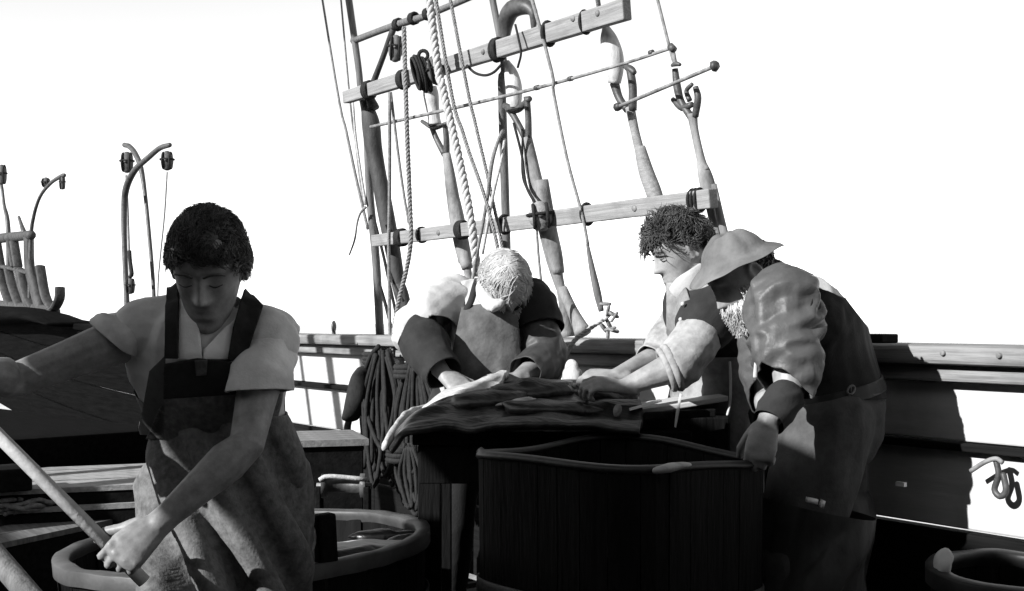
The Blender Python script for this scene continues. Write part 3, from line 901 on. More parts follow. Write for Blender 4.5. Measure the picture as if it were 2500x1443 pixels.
yr = math.atan2(RD.y, RD.x)
# slatted chest by the bulwark
ctop = P(760, 1070, 5.3)
crate('deck_chest', 'low dark chest with a slatted wooden lid standing under the striped bulwark', 'chest', (ctop.x, ctop.y + 0.05, ctop.z - 0.19), (0.19, 0.22, 0.17), 0.28, 'tarred', (5, 'rail'))
# small winch drum in front of it
c = P(838, 1186, 5.0)
t = thing('hand_winch', 'small dark iron winch drum with a pale crank on deck left of the vat', 'winch', V((c.x, c.y, 0.0)))
mb = MB(); mb.lathe(c, [(0.05, -0.09), (0.05, -0.07), (0.03, -0.065), (0.03, 0.065), (0.05, 0.07), (0.05, 0.09)], 18, (1, 0.1, 0)); mb.build('drum', M['iron'], t)
mb = MB(); mb.tube([c + V((-0.11, 0, 0.0)), c + V((0.12, 0, 0.0))], 0.012, 8); mb.build('axle', M['rust'], t)
for s in (-1, 1):
    mb = MB(); mb.box(V((c.x + 0.1 * s, c.y, c.z / 2)), (V((0.012, 0, 0)), V((0, 0.045, 0)), UP * (c.z / 2))); mb.build('frame', M['tarred'], t, smooth=False, bevel=0.004)
mb = MB(); mb.tube([c + V((0.1, -0.03, 0.03)), c + V((-0.05, -0.05, 0.045)), c + V((-0.09, -0.05, 0.03))], 0.010, 8); mb.build('crank', M['ropepale'], t)

# athwartship structures in the left foreground, each a long timber step
def ledge(name, label, cat, pa, pb, z, depth, h, m, cap=None, boards=0):
    """box whose front top edge runs through two pixels at height z; boards = the top laid in planks"""
    A = P(pa[0], pa[1], (H - z) * F / (pa[1] - HZ)); Bq = P(pb[0], pb[1], (H - z) * F / (pb[1] - HZ))
    a = (Bq - A).normalized(); n = V((-a.y, a.x, 0))
    L_ = (Bq - A).length / 2; c = (A + Bq) / 2 + n * depth / 2 - UP * h / 2
    t = thing(name, label, cat, V((c.x, c.y, z - h)))
    mb = MB(); mb.box(c - UP * (0.012 if boards else 0), (a * L_, n * depth / 2, UP * (h / 2 - (0.012 if boards else 0)))); mb.build('timber', M[m], t, smooth=False, bevel=0.008)
    if boards:
        w = depth / boards
        mb = MB(); mb.box((0, 0, 0), (a * (L_ + 0.01), n * (w / 2 - 0.003), UP * 0.011)); me = mb.mesh('board', False); me.materials.append(M[cap])
        for k in range(boards):
            o = bpy.data.objects.new('board', me); COL.objects.link(o); o.parent = t
            o.location = (A + Bq) / 2 + n * (w * (k + 0.5) - 0.008) + UP * (-0.011 + random.uniform(-0.002, 0.002)) - origin(t)
    return t
ledge('deck_house', 'low black deck house behind the grey planked step at the left', 'deck house', (-260, 1094), (420, 1047), 0.70, 2.2, 0.70, 'pitch')
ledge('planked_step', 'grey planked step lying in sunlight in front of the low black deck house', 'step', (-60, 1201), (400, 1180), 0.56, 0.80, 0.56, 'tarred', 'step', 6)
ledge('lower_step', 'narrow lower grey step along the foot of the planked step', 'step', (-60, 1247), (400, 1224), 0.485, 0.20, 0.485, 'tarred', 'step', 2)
ledge('hatch_coaming', 'long dark timber hatch coaming with a worn grey top behind the round tub', 'hatch', (-40, 1334), (420, 1236), 0.42, 0.30, 0.42, 'tarred', 'deck', 2)
ledge('wooden_crate', 'small black wooden crate on the planked step at the left picture edge', 'crate', (-30, 1150), (80, 1143), 0.655, 0.22, 0.093, 'tarred')
mb = MB(); rng = random.Random(5)
for i in range(16):
    x0 = rng.uniform(-10, 50); y0 = 1244 + rng.uniform(-12, 8)
    ps = [P(x0 + 48 * k + rng.uniform(-12, 12), y0 + rng.uniform(-14, 10) - 3 * k, 4.95 + 0.06 * k + rng.uniform(-0.05, 0.08)) for k in range(4)]
    mb.loft(ps, [0.010] * 4, 6, sub=4, round_ends=False)
tag(mb.build('rope_heap', M['rope'], loc=P(90, 1250, 5.0)), 'untidy heap of grey rope lying on the lower step at left', 'rope')

# ------------------------------------------------------------------ round tub on the left
def tub(label, c, r, h, staves, group=None, sink=0.12, rim=0.022, tilt=(0, 0), lug=None, m='vat', mr='tubrim', fill='oil', ell=(1.0, 1.0)):
    """c = centre of the rim"""
    ax = V((tilt[0], tilt[1], 1)).normalized(); s = V((1, 0, -tilt[0])).normalized(); u = ax.cross(s)
    t = thing('wooden_tub', label, 'tub', c - ax * h, group)
    ang = 2 * math.pi / staves
    for i in range(staves):
        a0 = i * ang + 0.006; a1 = (i + 1) * ang - 0.006
        vs, fs = [], []
        rr = random.uniform(-0.003, 0.003)
        for z, k in ((-h, 0.90), (-h * 0.5, 0.97), (0, 1.0)):
            for a in (a0, (a0 + a1) / 2, a1):
                for q in (r * k + rr, r * k - rim + rr):
                    vs.append(c + ax * z + s * (q * math.cos(a) * ell[0]) + u * (q * math.sin(a) * ell[1]))
        for lev in range(2):
            b = lev * 6
            for e in range(2):
                fs.append((b + e * 2, b + e * 2 + 2, b + 6 + e * 2 + 2, b + 6 + e * 2)); fs.append((b + e * 2 + 1, b + 6 + e * 2 + 1, b + 6 + e * 2 + 3, b + e * 2 + 3))
            fs.append((b, b + 6, b + 7, b + 1)); fs.append((b + 4, b + 5, b + 11, b + 10))
        b = 12
        fs += [(b, b + 2, b + 3, b + 1), (b + 2, b + 4, b + 5, b + 3), (0, 1, 3, 2), (2, 3, 5, 4)]
        mb = MB(); mb.add(vs, fs); mb.build('stave', M[m], t, smooth=False)
    mb = MB()
    prof = [(r + 0.010, -0.035), (r + 0.011, 0.002), (r + 0.008, 0.006), (r - rim * 0.6, 0.007), (r - rim * 1.3, 0.005), (r - rim * 1.45, 0.001), (r - rim * 1.45, -0.012), (r - rim - 0.002, -0.03)]
    mb.lathe(c, prof, 120, ax, s, ell=ell); rm = mb.mesh('rim')
    for v in rm.vertices:
        d = v.co - c; v.co += d.normalized() * 0.004 * noise.noise(v.co * 9) + ax * 0.004 * noise.noise(v.co * 14 + V((3, 0, 0)))
    link_mesh('rim', rm, M[mr], t)
    for z in (-h * 0.3, -h * 0.8):
        rk = r * (0.985 if z > -h * 0.5 else 0.93)
        mb = MB(); mb.lathe(c + ax * z, [(rk + 0.001, -0.018), (rk + 0.007, -0.017), (rk + 0.009, 0.017), (rk + 0.003, 0.018)], 64, ax, s, ell=ell, closed=True); mb.build('hoop', M['iron'], t)
    mb = MB(); mb.lathe(c - ax * sink, [(0.001, 0.0), (r * 0.4, 0.004), (r * 0.8, 0.0), (r - rim - 0.004, -0.004)], 56, ax, s, ell=ell); mb.build('oil', M[fill], t)
    mb = MB(); mb.lathe(c - ax * (h - 0.03), [(0.001, 0.0), (r * 0.9 - rim, 0.0)], 40, ax, s, ell=ell); mb.build('bottom', M[m], t)
    if lug:
        mb = MB(); q = c + s * (r - 0.012) * lug[0] + u * (r - 0.012) * lug[1]
        tn = (s * -lug[1] + u * lug[0]).normalized(); rn = tn.cross(ax)
        mb.box(q + ax * 0.05, (tn * lug[2], rn * 0.02, ax * 0.075))
        mb.build('handle_lug', M['tarred'], t, smooth=False, bevel=0.008)
        mb = MB(); mb.torus(q + ax * 0.07 - tn * (lug[2] + 0.025), rn, 0.022, 0.006, 16, 6, ax=ax, stretch=(1.6, 1)); mb.build('rope_becket', M['ropepale'], t)
    return t
TC = P(603, 1318, 3.45)
tub('big round wooden tub of oil with a worn rim behind the young man', TC, 0.512, 0.60, 26, tilt=(-0.05, 0.0), lug=(0.58, -0.81, 0.026), sink=0.13)
# pieces of blubber floating in the tub
rng = random.Random(2)
TG = 'blubber pieces floating in the round tub'
def slab(name, label, c, ax, m, group=None, seed=1, amp=0.3, cat='blubber'):
    mb = MB(); mb.ell(c, ax, 20, 12)
    me = mb.mesh(name)
    cc = V(c); mx = max(V(a).length for a in ax)
    for v in me.vertices:
        d = v.co - cc
        v.co = cc + d * (1 + amp * noise.noise(v.co * 7 / max(mx * 3, 0.2) + V((seed, 0, 0)) * 3) + amp * 0.5 * noise.noise(v.co * 22 + V((0, seed, 0))))
    return tag(link_mesh(name, me, m, loc=c), label, cat, group)
slab('blubber_piece', 'broad pale slab of blubber floating in the tub beside the dark lug', P(905, 1335, 3.32), ((0.12, 0.03, 0), (-0.03, 0.075, 0), (0, 0, 0.014)), M['fat'], TG, 1)
slab('blubber_piece', 'thin streaky strip of blubber along the far side of the tub surface', P(935, 1308, 3.50), ((0.10, 0.02, 0), (0, 0.03, 0), (0, 0, 0.018)), M['blubber'], TG, 2)
slab('blubber_piece', 'dark scrap of blubber near the right rim inside the tub', P(985, 1322, 3.42), ((0.05, 0.02, 0), (0, 0.04, 0), (0, 0, 0.02)), M['blubber'], TG, 3)
slab('blubber_piece', 'dark lump of blubber against the near rim of the tub', P(890, 1352, 3.2), ((0.09, 0.02, 0), (0, 0.035, 0), (0, 0, 0.022)), M['blubber'], TG, 4)

# ------------------------------------------------------------------ big vat in the middle
def vat_rim(a):
    """plan and height of the rim at angle a: squarish oval, a little uneven"""
    c, s = math.cos(a), math.sin(a)
    k = (abs(c) ** 4.5 + abs(s) ** 4.5) ** (-1 / 4.5)
    x = 0.285 * k * c; y = 0.33 * k * s
    q = math.radians(41)
    return x * math.cos(q) - y * math.sin(q), x * math.sin(q) + y * math.cos(q)
VC = P(1508, 1110, 3.17)
vat = thing('blubber_vat', 'large black oil soaked wooden vat of staves at the centre of the deck', 'vat', V((VC.x, VC.y, 0)))
VZ = 0.90
def vat_pt(a, k, z):
    x, y = vat_rim(a)
    return V((VC.x + x * k, VC.y + y * k, z))
NS = 30
def vz(a):
    # the rim dips in front
    s = math.sin(a)
    return VZ + 0.010 * math.sin(2 * a + 0.6) + 0.006 * math.sin(3 * a)
for i in range(NS):
    a0 = 2 * math.pi * i / NS + 0.004; a1 = 2 * math.pi * (i + 1) / NS - 0.004
    vs = []
    dz = random.uniform(-0.004, 0.004); rr = random.uniform(-0.004, 0.004)
    for zf, k in ((0.0, 0.94), (0.5, 0.985), (1.0, 1.0)):
        for a in (a0, (a0 + a1) / 2, a1):
            for off in (0.0, -0.055):
                vs.append(vat_pt(a, k + rr + off, (vz(a) + dz) * zf + 0.002))
    fs = []
    for lev in range(2):
        b = lev * 6
        for e in range(2):
            fs.append((b + e * 2, b + e * 2 + 2, b + 6 + e * 2 + 2, b + 6 + e * 2)); fs.append((b + e * 2 + 1, b + 6 + e * 2 + 1, b + 6 + e * 2 + 3, b + e * 2 + 3))
        fs.append((b, b + 6, b + 7, b + 1)); fs.append((b + 4, b + 5, b + 11, b + 10))
    b = 12
    fs += [(b, b + 2, b + 3, b + 1), (b + 2, b + 4, b + 5, b + 3), (0, 1, 3, 2), (2, 3, 5, 4)]
    mb = MB(); mb.add(vs, fs); mb.build('stave', M['vat'], vat, smooth=False)
for zf in (0.2, 0.62):
    vs, fs = [], []
    n = 72
    for i in range(n):
        a = 2 * math.pi * i / n
        kk = 0.94 + 0.06 * zf + 0.018
        for q, dz in ((0.0, -0.022), (0.012, -0.02), (0.012, 0.02), (0.0, 0.022)):
            vs.append(vat_pt(a, kk + q, VZ * zf + dz))
    for i in range(n):
        for k in range(4):
            fs.append((i * 4 + k, ((i + 1) % n) * 4 + k, ((i + 1) % n) * 4 + (k + 1) % 4, i * 4 + (k + 1) % 4))
    mb = MB(); mb.add(vs, fs); mb.build('hoop', M['iron'], vat)
mb = MB(); ps = [vat_pt(2 * math.pi * i / 80, 0.975, vz(2 * math.pi * i / 80) + 0.006) for i in range(81)]
mb.loft(ps, [(0.019, 0.011)] * 81, 8, hint=UP.cross(V((1, 0, 0))), round_ends=False, caps=False)
mb.build('rim', M['rim'], vat)
mb = MB(); vs = [V((VC.x, VC.y, VZ - 0.2))] + [vat_pt(2 * math.pi * i / 60, 0.95, VZ - 0.2) for i in range(60)]
mb.add(vs, [(0, 1 + i, 1 + (i + 1) % 60) for i in range(60)]); mb.build('oil', M['oil'], vat)
slab('blubber_scrap', 'bright scrap of wet blubber stuck on the near rim of the vat', P(1640, 1142, 2.80), ((0.045, 0.012, 0.006), (0, 0.018, 0), (0, 0, 0.010)), M['fat'], None, 5)

# ------------------------------------------------------------------ cutting table behind the vat and the blanket piece of blubber on it
TZ = 0.925
tab = thing('cutting_table', 'dark wooden cutting table between the vat and the white-haired man', 'table', V((0.15, 3.95, 0)))
ta = V((1, 0.02, 0)).normalized(); tb = V((-0.02, 1, 0)).normalized()
nb = 5
for i in range(nb):
    mb = MB(); w = 0.72 / nb
    mb.box(V((0.12, 3.98 - 0.36 + w * (i + 0.5), TZ - 0.02)), (ta * 0.42, tb * (w / 2 - 0.003), UP * 0.02)); mb.build('top_board', M['vat'], tab, smooth=False, bevel=0.004)
mb = MB(); mb.box(V((0.12, 3.655, TZ - 0.10)), (ta * 0.40, tb * 0.015, UP * 0.058)); mb.build('apron_board', M['vat'], tab, smooth=False, bevel=0.004)
for sx in (-1, 1):
    for sy in (-1, 1):
        mb = MB(); mb.box(V((0.12 + 0.37 * sx, 3.98 + 0.31 * sy, (TZ - 0.042) / 2)), (ta * 0.035, tb * 0.035, UP * ((TZ - 0.042) / 2))); mb.build('leg', M['vat'], tab, smooth=False, bevel=0.004)

# blanket piece: a thick wet sheet, built on a grid with folds
def sheet(name, label, cat, grid, m, thick, seed, amp, freq, group=None, skew=(1, 4, 1), edge=None):
    """grid = rows of control points (3D); smooth surface with thickness"""
    rows = [crom([tuple(p) for p in r], 16) for r in grid]
    colsn = len(rows[0])
    surf = []
    for j in range(colsn):
        surf.append(crom([tuple(r[j]) for r in rows], 12))
    nr = len(surf[0])
    vs, fs = [], []
    for j in range(colsn):
        for i in range(nr):
            p = V(surf[j][i])
            q = V((p.x * skew[0], p.y * skew[1], p.z * skew[2])) * freq + V((seed * 3.7, 0, 0))
            p.z += amp * (noise.noise(q) + 0.4 * noise.noise(q * 2.3)); vs.append(p)
    for j in range(colsn - 1):
        for i in range(nr - 1):
            fs.append((j * nr + i, j * nr + i + 1, (j + 1) * nr + i + 1, (j + 1) * nr + i))
    mb = MB(); mb.add(vs, fs); me = mb.mesh(name)
    bm = bmesh.new(); bm.from_mesh(me); bmesh.ops.recalc_face_normals(bm, faces=bm.faces[:])
    if sum(f.normal.z for f in bm.faces) < 0: bmesh.ops.reverse_faces(bm, faces=bm.faces[:])
    bm.to_mesh(me); bm.free()
    me = solid(me, thick, -1.0)
    o = link_mesh(name, me, m, loc=grid[0][0])
    if edge is not None:
        me.materials.append(edge)
    return tag(o, label, cat, group)
g = [[P(945, 1092, 3.62), P(985, 1042, 3.58), P(1100, 1030, 3.56), P(1240, 1032, 3.52), P(1400, 1040, 3.5), P(1560, 1052, 3.45)],
     [P(962, 1062, 3.72), P(1020, 1010, 3.7), P(1120, 1000, 3.68), P(1260, 1000, 3.66), P(1400, 1005, 3.62), P(1570, 1022, 3.58)],
     [P(985, 1030, 3.82), P(1070, 975, 3.84), P(1150, 962, 3.82), P(1270, 950, 3.8), P(1400, 948, 3.8), P(1560, 975, 3.7)],
     [P(1010, 1010, 3.92), P(1100, 962, 3.98), P(1180, 950, 3.98), P(1280, 934, 3.98), P(1400, 930, 3.98), P(1530, 955, 3.9)],
     [P(1040, 1000, 4.0), P(1120, 952, 4.1), P(1190, 945, 4.12), P(1290, 938, 4.14), P(1400, 945, 4.12), P(1510, 968, 4.05)]]
sheet('blanket_piece', 'large black wet whale skin draped over the cutting table, left edge hanging down', 'blubber', g, M['blubber'], 0.022, 1, 0.022, 4.5, skew=(0.9, 3.2, 1))
BL = [o for o in COL.objects if o.name == 'blanket_piece'][0]
mb = MB(); ps = [V((p.x - 0.006, p.y, p.z + 0.004)) for p in (r[0] for r in g)] + [P(1110, 962, 4.12)]
mb.loft(ps, [(0.016, 0.012), (0.018, 0.012), (0.017, 0.012), (0.016, 0.011), (0.014, 0.01), (0.01, 0.01)], 10, sub=5); me = mb.mesh('fat_edge')
for v in me.vertices: v.co += noise.noise_vector(v.co * 18) * 0.007
link_mesh('fat_edge', me, M['fat'], BL)
g = [[P(1015, 1012, 3.9), P(1062, 982, 3.88), P(1110, 970, 3.86), P(1165, 962, 3.86), P(1215, 948, 3.9)],
     [P(1050, 985, 3.98), P(1085, 955, 3.97), P(1135, 940, 3.97), P(1190, 922, 3.98), P(1235, 910, 4.0)],
     [P(1080, 972, 4.16), P(1120, 948, 4.14), P(1160, 930, 4.14), P(1210, 914, 4.14), P(1248, 918, 4.16)]]
sheet('blubber_flap', 'pale glistening flap of blubber under the hands of the white-haired man', 'blubber', g, M['fat'], 0.02, 4, 0.014, 9, skew=(1, 4, 1))
BG = 'slabs of whale meat heaped on the cutting table'
slab('blubber_chunk', 'dark wet slab at the left of the heap beside the pale flap', P(1175, 982, 3.74), ((0.15, 0.01, 0.014), (-0.02, 0.06, 0), (0, 0, 0.034)), M['blubber'], BG, 21, 0.35)
slab('blubber_chunk', 'dark humped slab in the middle of the heap on the table', P(1305, 958, 3.80), ((0.16, 0.02, 0.004), (-0.02, 0.08, 0), (0, 0, 0.042)), M['blubber'], BG, 23, 0.35)
slab('blubber_chunk', 'dark slab at the front of the heap nearest the vat', P(1345, 1000, 3.64), ((0.17, -0.01, -0.006), (0.02, 0.05, 0), (0, 0, 0.030)), M['blubber'], BG, 26, 0.35)
slab('blubber_chunk', 'dark slab of the heap lying under the reaching hands', P(1470, 972, 3.78), ((0.12, -0.02, -0.004), (0.02, 0.07, 0), (0, 0, 0.036)), M['blubber'], BG, 29, 0.35)
slab('blubber_chunk', 'small pale streaked slab catching light on the heap', P(1262, 982, 3.66), ((0.055, 0.004, 0.008), (0, 0.02, 0), (0, 0, 0.010)), M['fat'], BG, 31, 0.5)
slab('blubber_lump', 'pale upright lump of blubber between the twisted rope and the stretched hands', P(1397, 928, 4.1), ((0.035, 0.0, 0.02), (0, 0.03, 0), (-0.01, 0, 0.055)), M['fat'], None, 8, 0.35)
c = P(1395, 897, 4.13)
slab('fat_scrap', 'small bright rounded piece of fat topping the pale lump', c, ((0.022, 0, 0), (0, 0.02, 0), (0, 0, 0.026)), M['shirtwhite'], None, 9, 0.2, 'blubber')
slab('hand_hook_handle', 'small pale wooden knob of a blubber hook standing on the dark skin sheet', P(1507, 1003, 3.6), ((0.014, 0, 0.004), (0, 0.014, 0), (0, 0, 0.02)), M['board'], None, 3, 0.1, 'handle')
# pale tray with tools between the tall man's arms and his apron
t = thing('tool_tray', 'pale wooden tray with flat knives beside the canvas apron of the curly haired man', 'tray', P(1640, 1010, 3.75))
q = P(1640, 985, 3.8)
mb = MB(); mb.box(q, (V((0.15, 0.02, 0.022)), V((-0.01, 0.12, 0)), UP * 0.008)); mb.build('board', M['white'], t, smooth=False, bevel=0.003)
mb = MB(); mb.box(P(1660, 1012, 3.62), (V((0.11, 0.02, 0.004)), V((0, 0.01, 0)), UP * 0.012)); mb.build('handle', M['tarred'], t, smooth=False, bevel=0.004)
mb = MB(); mb.box(P(1575, 988, 3.64), (V((0.05, 0.02, 0.012)), V((0, 0.025, 0)), UP * 0.003)); mb.build('blade', M['brass'], t, smooth=False)
mb = MB(); mb.box(P(1655, 1002, 3.58), (V((0.006, 0, 0.03)), V((0, 0.02, 0)), V((0.002, 0, 0.02)))); mb.build('peg', M['white'], t, smooth=False)
tl = q.z - 0.02
mb = MB(); mb.box(V((q.x + 0.02, q.y + 0.02, tl / 2)), (V((0.15, 0.01, 0)), V((0, 0.12, 0)), UP * (tl / 2 - 0.012)))
tag(mb.build('chopping_block', M['vat'], smooth=False, loc=(q.x, q.y, 0), bevel=0.01), 'black chopping block carrying the pale tray at the right end of the table', 'block')

# ------------------------------------------------------------------ things at the lower right
c = P(2480, 1395, 2.75)
tub('small dark tub in the shade at the lower right corner', c, 0.185, 0.5, 18, tilt=(0.0, -0.05), sink=0.2, mr='rim')
slab('rag', 'crumpled grey rag on the rim of the small dark tub', P(2302, 1378, 2.75), ((0.022, 0, 0.01), (0, 0.025, 0), (0, 0, 0.03)), M['shirtgrey'], None, 2, 0.4, 'rag')
t = thing('shackle', 'iron shackle on a short rope at the bulwark near the right picture edge', 'shackle', RP(2440, 1190, 0.04))
mb = MB(); ps = [RP(x, y, 0.05) for x, y in ((2432, 1125), (2438, 1160), (2428, 1195), (2442, 1212), (2456, 1198), (2450, 1160))]
mb.loft(ps, [wpx(p, 16) for p in ps], 8, sub=4); mb.build('bow', M['iron'], t)
mb = MB(); ps = [RP(x, y, 0.06) for x, y in ((2370, 1150), (2405, 1128), (2432, 1120), (2448, 1130))]
mb.loft(ps, [wpx(p, 12) for p in ps], 8, sub=4, round_ends=False); mb.build('lanyard', M['rust'], t)
mb = MB(); q = RP(2200, 1182, 0.25); mb.box(q, (RD * 0.014, ND * 0.006, UP * 0.006))
tag(mb.build('knife', M['brass'], loc=q, smooth=False), 'small bright knife blade glinting behind the legs of the hatted man', 'knife')

# second pole in the lower left corner
mb = MB(); mb.tube([P(-60, 1300, 2.2), P(90, 1475, 2.1), P(160, 1570, 2.05)], 0.021, 12)
tag(mb.build('pole', M['spar'], loc=P(160, 1570, 2.05)), 'grey round pole leaning across the lower left corner of the picture', 'pole')

# ------------------------------------------------------------------ port side, outside the picture: a whaleboat on its cranes and spars; unseen, added to shade the men
def hull(y0, y1, xc, zk, beam, depth, label):
    ny, nk = 26, 12
    vs, fs = [], []
    for i in range(ny + 1):
        f = i / ny
        e = max(0.03, (1 - abs(2 * f - 1) ** 4.5))
        b = beam * e ** 0.75
        sh = 0.16 * (2 * f - 1) ** 2
        for k in range(nk + 1):
            a = math.pi * k / nk
            x = -math.cos(a) * b / 2
            z = zk + sh + depth * (1 - math.sin(a) ** 0.7 * (0.55 + 0.45 * e))
            vs.append((xc + x, y0 + (y1 - y0) * f, z))
    for i in range(ny):
        for k in range(nk):
            q = i * (nk + 1) + k
            fs.append((q, q + 1, q + nk + 2, q + nk + 1))
    mb = MB(); mb.add(vs, fs); me = solid(mb.mesh('hull'), 0.025, 0.0)
    t = thing('shade_boat', label, 'boat', (xc, (y0 + y1) / 2, zk))
    link_mesh('hull', me, M['boat'], t)
    for f in (0.25, 0.42, 0.58, 0.75):
        mb = MB(); mb.box((xc, y0 + (y1 - y0) * f, zk + depth * 0.72), ((beam * 0.42, 0, 0), (0, 0.11, 0), (0, 0, 0.015))); mb.build('thwart', M['boat'], t, smooth=False)
    return t
BOAT = hull(-4.8, 2.05, -2.75, 2.22, 1.5, 0.38, 'pale whaleboat added out of view to shade the men')
for y in (-3.4, 2.2):
    t = thing('boat_crane', ('heavy timber crane under the bow of the whaleboat' if y > 0 else 'heavy timber crane under the stern of the whaleboat'), 'crane', (-3.9, y, 0), 'boat cranes')
    mb = MB(); mb.box((-3.9, y, 1.5), ((0.08, 0, 0), (0, 0.08, 0), (0, 0, 1.5))); mb.build('post', M['spar'], t, smooth=False)
    mb = MB(); mb.box((-3.0, y, 1.83), ((0.9, 0, 0), (0, 0.05, 0), (0, 0, 0.045))); mb.build('arm', M['spar'], t, smooth=False)

# unseen poles added up-sun of the bulwark to stripe it with shadow
def stripe_caster(label, px, py, r, back=3.4):
    q = RP(px, py, 0.0)
    h = V((SUN.x, SUN.y, 0)).normalized()
    k = -SUN.z / math.hypot(SUN.x, SUN.y)
    b0 = q - h * back + UP * (k * back)
    up = (UP + RD * 0.30 * 1.0).normalized()
    mb = MB(); mb.loft([b0 - up * (b0.z / up.z), b0, b0 + up * 2.5], [r, r, r * 0.9], 12, round_ends=False)
    tag(mb.build('stripe_pole', M['servdark'], loc=b0 - up * (b0.z / up.z)), label, 'shroud', 'unseen poles added to stripe the bulwark')
stripe_caster('first thick unseen pole added to cast a shadow stripe on the bulwark', 806, 900, 0.045)
stripe_caster('second and thickest unseen pole added to cast a shadow stripe', 898, 900, 0.085)
stripe_caster('third unseen pole added to cast a shadow stripe, farthest aft', 748, 985, 0.022)
# canvas awning added above the picture to cut the sky light
t = thing('shade_sheet', 'grey canvas awning added out of view to block sky light over the men', 'shade_sheet', R(0, 2.4, 4.2))
n = 14; vs = []; fs = []
for i in range(n + 1):
    for j in range(n + 1):
        s = -4 + 9 * i / n; tt = 0.35 + 2.5 * j / n
        vs.append(R(s, tt, 4.25 + 0.25 * (1 - abs(2 * j / n - 1)) - 0.10 * math.sin(math.pi * ((i * 4 / n) % 1))))
for i in range(n):
    for j in range(n):
        q = i * (n + 1) + j; fs.append((q, q + 1, q + n + 2, q + n + 1))
mb = MB(); mb.add(vs, fs); link_mesh('canvas', solid(mb.mesh('canvas'), 0.006, 0.0), M['trouser'], t)
mb = MB(); mb.tube([R(-4.2, 1.6, 4.49), R(5.2, 1.6, 4.49)], 0.02, 8); mb.build('ridge_rope', M['rope'], t)

# plank wall and roof added outside the picture to block sky light
t = thing('blocker_house', 'dark plank house added out of view to block sky light from the left', 'deck house', R(-1, 8.2, 0))
mb = MB(); mb.box((0, 0, 0), (RD * 6.5, ND * 0.03, UP * 0.155)); pmh = mb.mesh('wall_plank', False); pmh.materials.append(M['tarred'])
for i in range(10):
    o = bpy.data.objects.new('wall_plank', pmh); COL.objects.link(o); o.parent = t; o.location = R(-1, 7.6, 0.16 + 0.315 * i) - origin(t)
mb = MB(); mb.box(R(-1, 8.3, 3.18), (RD * 6.6, ND * 0.8, UP * 0.03)); mb.build('roof', M['tarred'], t, smooth=False)
# ------------------------------------------------------------------ people
P0 = P
HEAD_SEC = [  # z, half width, front y, back y
    (-0.122, 0.012, 0.080, 0.050), (-0.118, 0.026, 0.090, 0.034), (-0.104, 0.040, 0.094, 0.008), (-0.082, 0.052, 0.092, -0.030),
    (-0.050, 0.062, 0.089, -0.062), (-0.020, 0.069, 0.088, -0.084), (0.012, 0.073, 0.089, -0.096), (0.045, 0.075, 0.089, -0.101),
    (0.075, 0.071, 0.080, -0.096), (0.098, 0.060, 0.062, -0.082), (0.114, 0.041, 0.036, -0.058), (0.121, 0.018, 0.008, -0.030), (0.122, 0.003, -0.008, -0.014)]

def gs(x, m, s): return math.exp(-((x - m) / s) ** 2)

